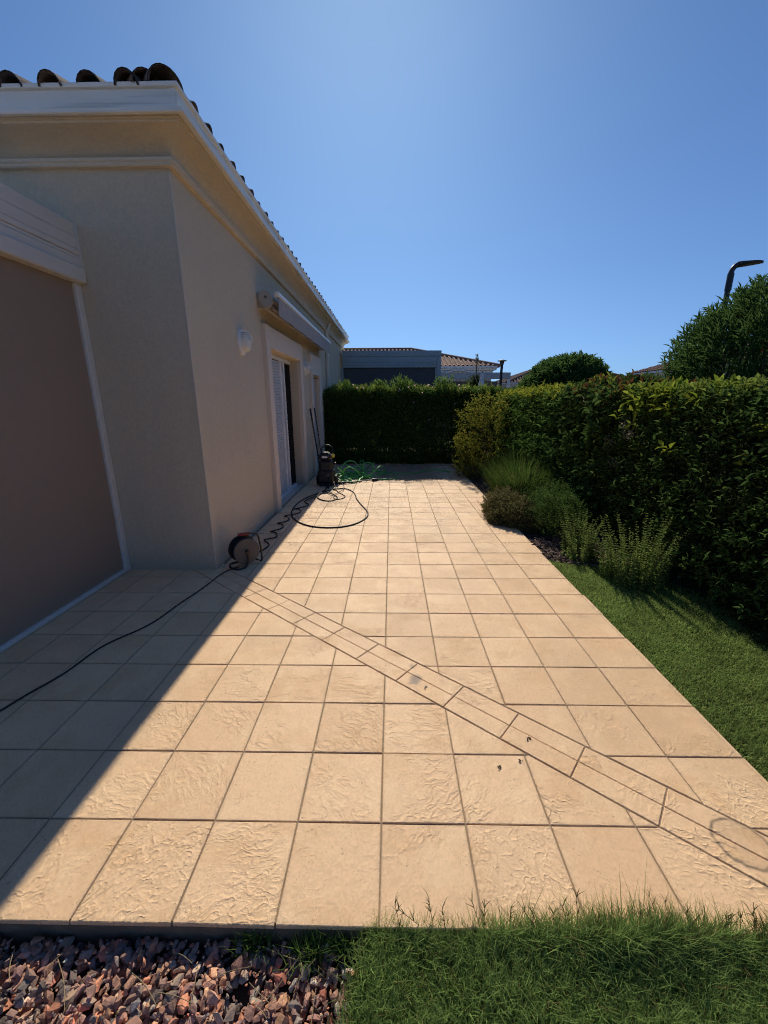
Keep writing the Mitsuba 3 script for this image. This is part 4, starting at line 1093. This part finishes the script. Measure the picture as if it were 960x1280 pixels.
def ribbed(poly3, step, up, r, base_, n=6):
    """A roof face (3D corners) covered by canal tile ribs running up the slope; up: unit 3D vector up the slope."""
    poly3 = np.asarray(poly3, float)
    e0 = poly3[1] - poly3[0]; L = np.linalg.norm(e0); e = e0 / L
    nrm = unit(np.cross(e, up)); nrm = nrm if nrm[2] > 0 else -nrm
    q2 = np.c_[(poly3 - poly3[0]) @ e, (poly3 - poly3[0]) @ up]
    vs, fs, cs, o_ = [], [], [], 0
    a = np.linspace(0, np.pi, n)
    for u in np.arange(step * .5, L, step):
        # extent of the face along the slope at u
        ts = []
        for A, B in zip(q2, np.roll(q2, -1, 0)):
            if (A[0] - u) * (B[0] - u) < 0:
                ts.append(A[1] + (B[1] - A[1]) * (u - A[0]) / (B[0] - A[0]))
        if len(ts) < 2:
            continue
        t0, t1 = min(ts), max(ts)
        ks = np.arange(t0, t1, .38)
        for s0_ in ks:
            s1_ = min(s0_ + .42, t1)
            for ss, rr in ((s0_, r), (s1_, r * .86)):
                vs.append(poly3[0] + e * u + up * ss + np.cos(a)[:, None] * e * rr + np.sin(a)[:, None] * nrm * rr * .95)
            col = np.array(base_) * R.uniform(.72, 1.25)
            cs.append(np.tile(col, (2 * n, 1)))
            i = np.arange(n - 1)
            fs += [np.stack([o_ + i, o_ + i + 1, o_ + n + i + 1], 1), np.stack([o_ + i, o_ + n + i + 1, o_ + n + i], 1)]
            o_ += 2 * n
    return np.vstack(vs), np.vstack(fs), np.vstack(cs)


def hip_house(name, label, x0, x1, y0, y1, ze, tan, wall_m, base_, wallz=None, faces="fl", ov=.35):
    """A hip roofed house; eaves at the given rectangle."""
    k = thing(name, label, "house")
    put("wall", box(x0 + ov, x1 - ov, y0 + ov, y1 - ov, -.1, ze - .20), wall_m, k)
    put("frieze", cat_mesh([box(x0 + ov - .06, x1 - ov + .06, y0 + ov - .06, y1 - ov + .06, ze - .42, ze - .20), box(x0 + .12, x1 - .12, y0 + .12, y1 - .12, ze - .195, ze - .08), ]), M_FWHITE, k)
    put("gutter", cat_mesh([box(x0, x1, y0, y0 + .11, ze - .075, ze + .02), box(x0, x0 + .11, y0 + .112, y1, ze - .075, ze + .02), box(x1 - .11, x1, y0 + .112, y1, ze - .075, ze + .02)]), M_FWHITE, k)
    w = min(x1 - x0, y1 - y0) / 2
    h = ze + w * tan
    c = [np.array(q, float) for q in ((x0, y0, ze), (x1, y0, ze), (x1, y1, ze), (x0, y1, ze))]
    if x1 - x0 > y1 - y0:
        r0, r1 = np.array([x0 + w, y0 + w, h]), np.array([x1 - w, y0 + w, h])
        polys = {"f": [c[0], c[1], r1, r0], "r": [c[1], c[2], r1], "b": [c[2], c[3], r0, r1], "l": [c[3], c[0], r0]}
    else:
        r0, r1 = np.array([x0 + w, y0 + w, h]), np.array([x0 + w, y1 - w, h])
        polys = {"f": [c[0], c[1], r0], "r": [c[1], c[2], r1, r0], "b": [c[2], c[3], r1], "l": [c[3], c[0], r0, r1]}
    ups = {"f": (0, 1, tan), "b": (0, -1, tan), "l": (1, 0, tan), "r": (-1, 0, tan)}
    dv_, df_, o_ = [], [], 0
    for q in polys.values():
        q = np.array(q); dv_.append(q); df_ += [[o_, o_ + t_, o_ + t_ + 1] for t_ in range(1, len(q) - 1)]; o_ += len(q)
    dv_ = np.vstack(dv_)
    rf = put("roof", (dv_, np.array(df_)), M_FARROOF, k, color=np.tile(np.array(base_) * .55, (len(dv_), 1)))
    parts, cols = [], []
    for s in faces:
        v, f, cc__ = ribbed(polys[s], .25, unit(np.array(ups[s], float)), .082, base_)
        parts.append((v, f)); cols.append(cc__)
    for A, B in ((c[0], polys["f"][-1]), (c[1], polys["f"][2]), (r0, r1)):
        v, f = tube(np.linspace(A + [0, 0, .03], B + [0, 0, .03], 12), .11, 8, True)
        parts.append((v, f)); cols.append(np.tile(np.array(base_) * .75, (len(v), 1)))
    put("ridge_and_cover_tile", cat_mesh(parts), M_FARROOF, rf, color=np.vstack(cols), smooth=False, kind="stuff")
    return k


hC = hip_house("far_house", "white house with terracotta hip roof seen over the hedge beside the grey pergola", -16, 6.2, 24.0, 33.6, 3.36, .30, M_FWALL, (.30, .185, .135), faces="fr")
arch = [[3.05 + 1.7 * q, 3.0 + .17 * math.sin(math.pi * q) ** .8] for q in np.linspace(0, 1, 14)]
put("arch_moulding", prism_y(np.vstack([arch, np.array(arch)[::-1] - [0, .05]]), 23.9, 24.30), M_FWHITE, hC)
put("side_beam", box(2.0, 6.6, 23.0, 23.15, 2.62, 2.96, .01), M_PGREY, hC)
put("side_post", box(6.45, 6.6, 23.0, 23.15, -.1, 2.618, .01), M_FWHITE, hC)
put("window", box(2.9, 6.2, 24.20, 24.33, .3, 2.55), M_FBLIND, hC)
hip_house("far_house", "brown roofed low house half hidden by the round tree's left side", 7.75, 17, 28, 36, 2.62, .36, M_FWALL, (.22, .135, .10), faces="fl")
hip_house("far_house", "brown tiled roof rising between the round tree and the oleander bush", 13.8, 24, 6, 24.6, 2.92, .36, M_FWALL, (.24, .135, .095), faces="lb")
pl = thing("pole_far", "thin dark pole standing before the brown roof left of the round tree", "pole")
scene.pop(pl, None)
labels.pop(pl)
tag("thin_pole", "thin dark pole standing before the brown roof left of the round tree", "pole")
put("shaft", tube([[8.55, 27, -.1], [8.55, 27, 3.05]], [.05, .04], 8), M_DGREY, "thin_pole", smooth=40)
put("cap", lathe([(0, 0), (.06, 0), (.06, .05), (0, .06)], [8.55, 27, 3.05], [0, 0, 1], 10), M_DGREY, "thin_pole")

yk = thing("yucca", "yucca with a tall flower stalk in front of the distant white house", "plant")
n = 260
az = R.uniform(0, 6.28, n); el = R.uniform(-.2, 1.4, n)
D = np.c_[np.cos(az) * np.cos(el), np.sin(az) * np.cos(el), np.sin(el)]
v, f, c = leaves(np.tile([4.12, 20, 2.10], (n, 1)) + D * .05, D, .62 * R.uniform(.8, 1.1, n), .05, np.array([.06, .085, .045]) * R.uniform(.7, 1.3, (n, 1)), False, .1, .1)
put("leaf_rosette", (v, f), M_LEAF, yk, color=c)
put("trunk", tube([[4.12, 20, -.1], [4.12, 20, 2.12]], [.12, .09], 10), M_STEM, yk, smooth=True)
put("flower_stalk", tube([[4.12, 20, 2.1], [4.12, 20, 3.62]], [.03, .015], 7), M_STEM, yk, smooth=True)
Pf = np.c_[R.normal(4.12, .05, 180), R.normal(20, .05, 180), R.triangular(2.85, 3.3, 3.65, 180)]
v, f, c = leaves(Pf, R.normal(0, 1, (180, 3)) + [0, 0, -.2], .06, .04, np.array([.22, .21, .16]) * R.uniform(.6, 1.1, (180, 1)), False)
put("flower", (v, f), M_PETAL, yk, color=c, kind="stuff")

um = thing("closed_parasol", "closed white garden parasol standing beside the yucca", "parasol")
q = np.arange(40) * 2 * np.pi / 40
rr = lambda z: np.interp(z, [1.45, 1.75, 2.2, 2.6, 2.66], [.13, .155, .10, .035, .012])
zz = np.linspace(1.45, 2.66, 16)
V = np.array([[3.98 + rr(z) * (1 + .28 * math.cos(8 * t_)) * math.cos(t_), 18 + rr(z) * (1 + .28 * math.cos(8 * t_)) * math.sin(t_), z] for z in zz for t_ in q])
f = []
for s in range(15):
    for j in range(40):
        A, B = s * 40 + j, s * 40 + (j + 1) % 40
        f += [[A, B, B + 40], [A, B + 40, A + 40]]
put("canopy", (V, np.array(f)), M_FWHITE, um, smooth=True)
put("pole", tube([[3.98, 18, -.1], [3.98, 18, 2.72]], .02, 8), M_DGREY, um, smooth=True)
put("base", lathe([(0, 0), (.25, 0), (.25, .05), (.05, .09), (0, .09)], [3.98, 18, -.1], [0, 0, 1], 20), M_DGREY, um, smooth=30)

# ------------------------------------------------------------------ litter on the tiles
M_DEB = mat("debris", VC, 0.9, 0.1, two=True)
for (x, y, s, lab) in ((.655, .700, .012, "dry brown leaf scrap on the tile left of the diagonal strip"), (.485, .545, .012, "dry curled leaf scrap on the second row tile"), (.590, .575, .009, "small dark leaf scrap near the tile joint"), (.215, 1.035, .011, "pale petal scrap on the diagonal strip beside the dark spot")):
    n = 5
    v, f, c = leaves(np.tile([x, y, .004], (n, 1)) + R.normal(0, .004, (n, 3)) * [1, 1, .3], np.c_[R.normal(0, 1, (n, 2)), np.abs(R.normal(0, .25, n))], s * R.uniform(.8, 1.6, n), s * .7, (np.array([.09, .06, .045]) if "pale" not in lab else np.array([.55, .5, .42])) * R.uniform(.7, 1.2, (n, 1)), False)
    put("leaf_scrap", (v, f), M_DEB, color=c, label=lab, cat="fallen leaf")
n = 330
P = np.c_[R.uniform(-1.0, 1.5, n), 7.0 + 1.95 * R.random(n), np.full(n, .004)]
P = np.vstack([P, np.c_[R.normal(.9, .35, 120), R.normal(6.95, .12, 120), np.full(120, .004)]])
n = len(P)
cl_ = np.where(R.random((n, 1)) < .5, [[.50, .42, .38]], [[.16, .11, .07]]) * R.uniform(.7, 1.1, (n, 1))
v, f, c = leaves(P, np.c_[R.normal(0, 1, (n, 2)), np.abs(R.normal(0, .2, n))], .028 * R.uniform(.5, 1.3, n), .016, cl_, False)
put("petal_litter", (v, f), M_DEB, color=c, kind="stuff", label="fallen petals and leaf bits in the shade before the back hedge", cat="leaf litter")
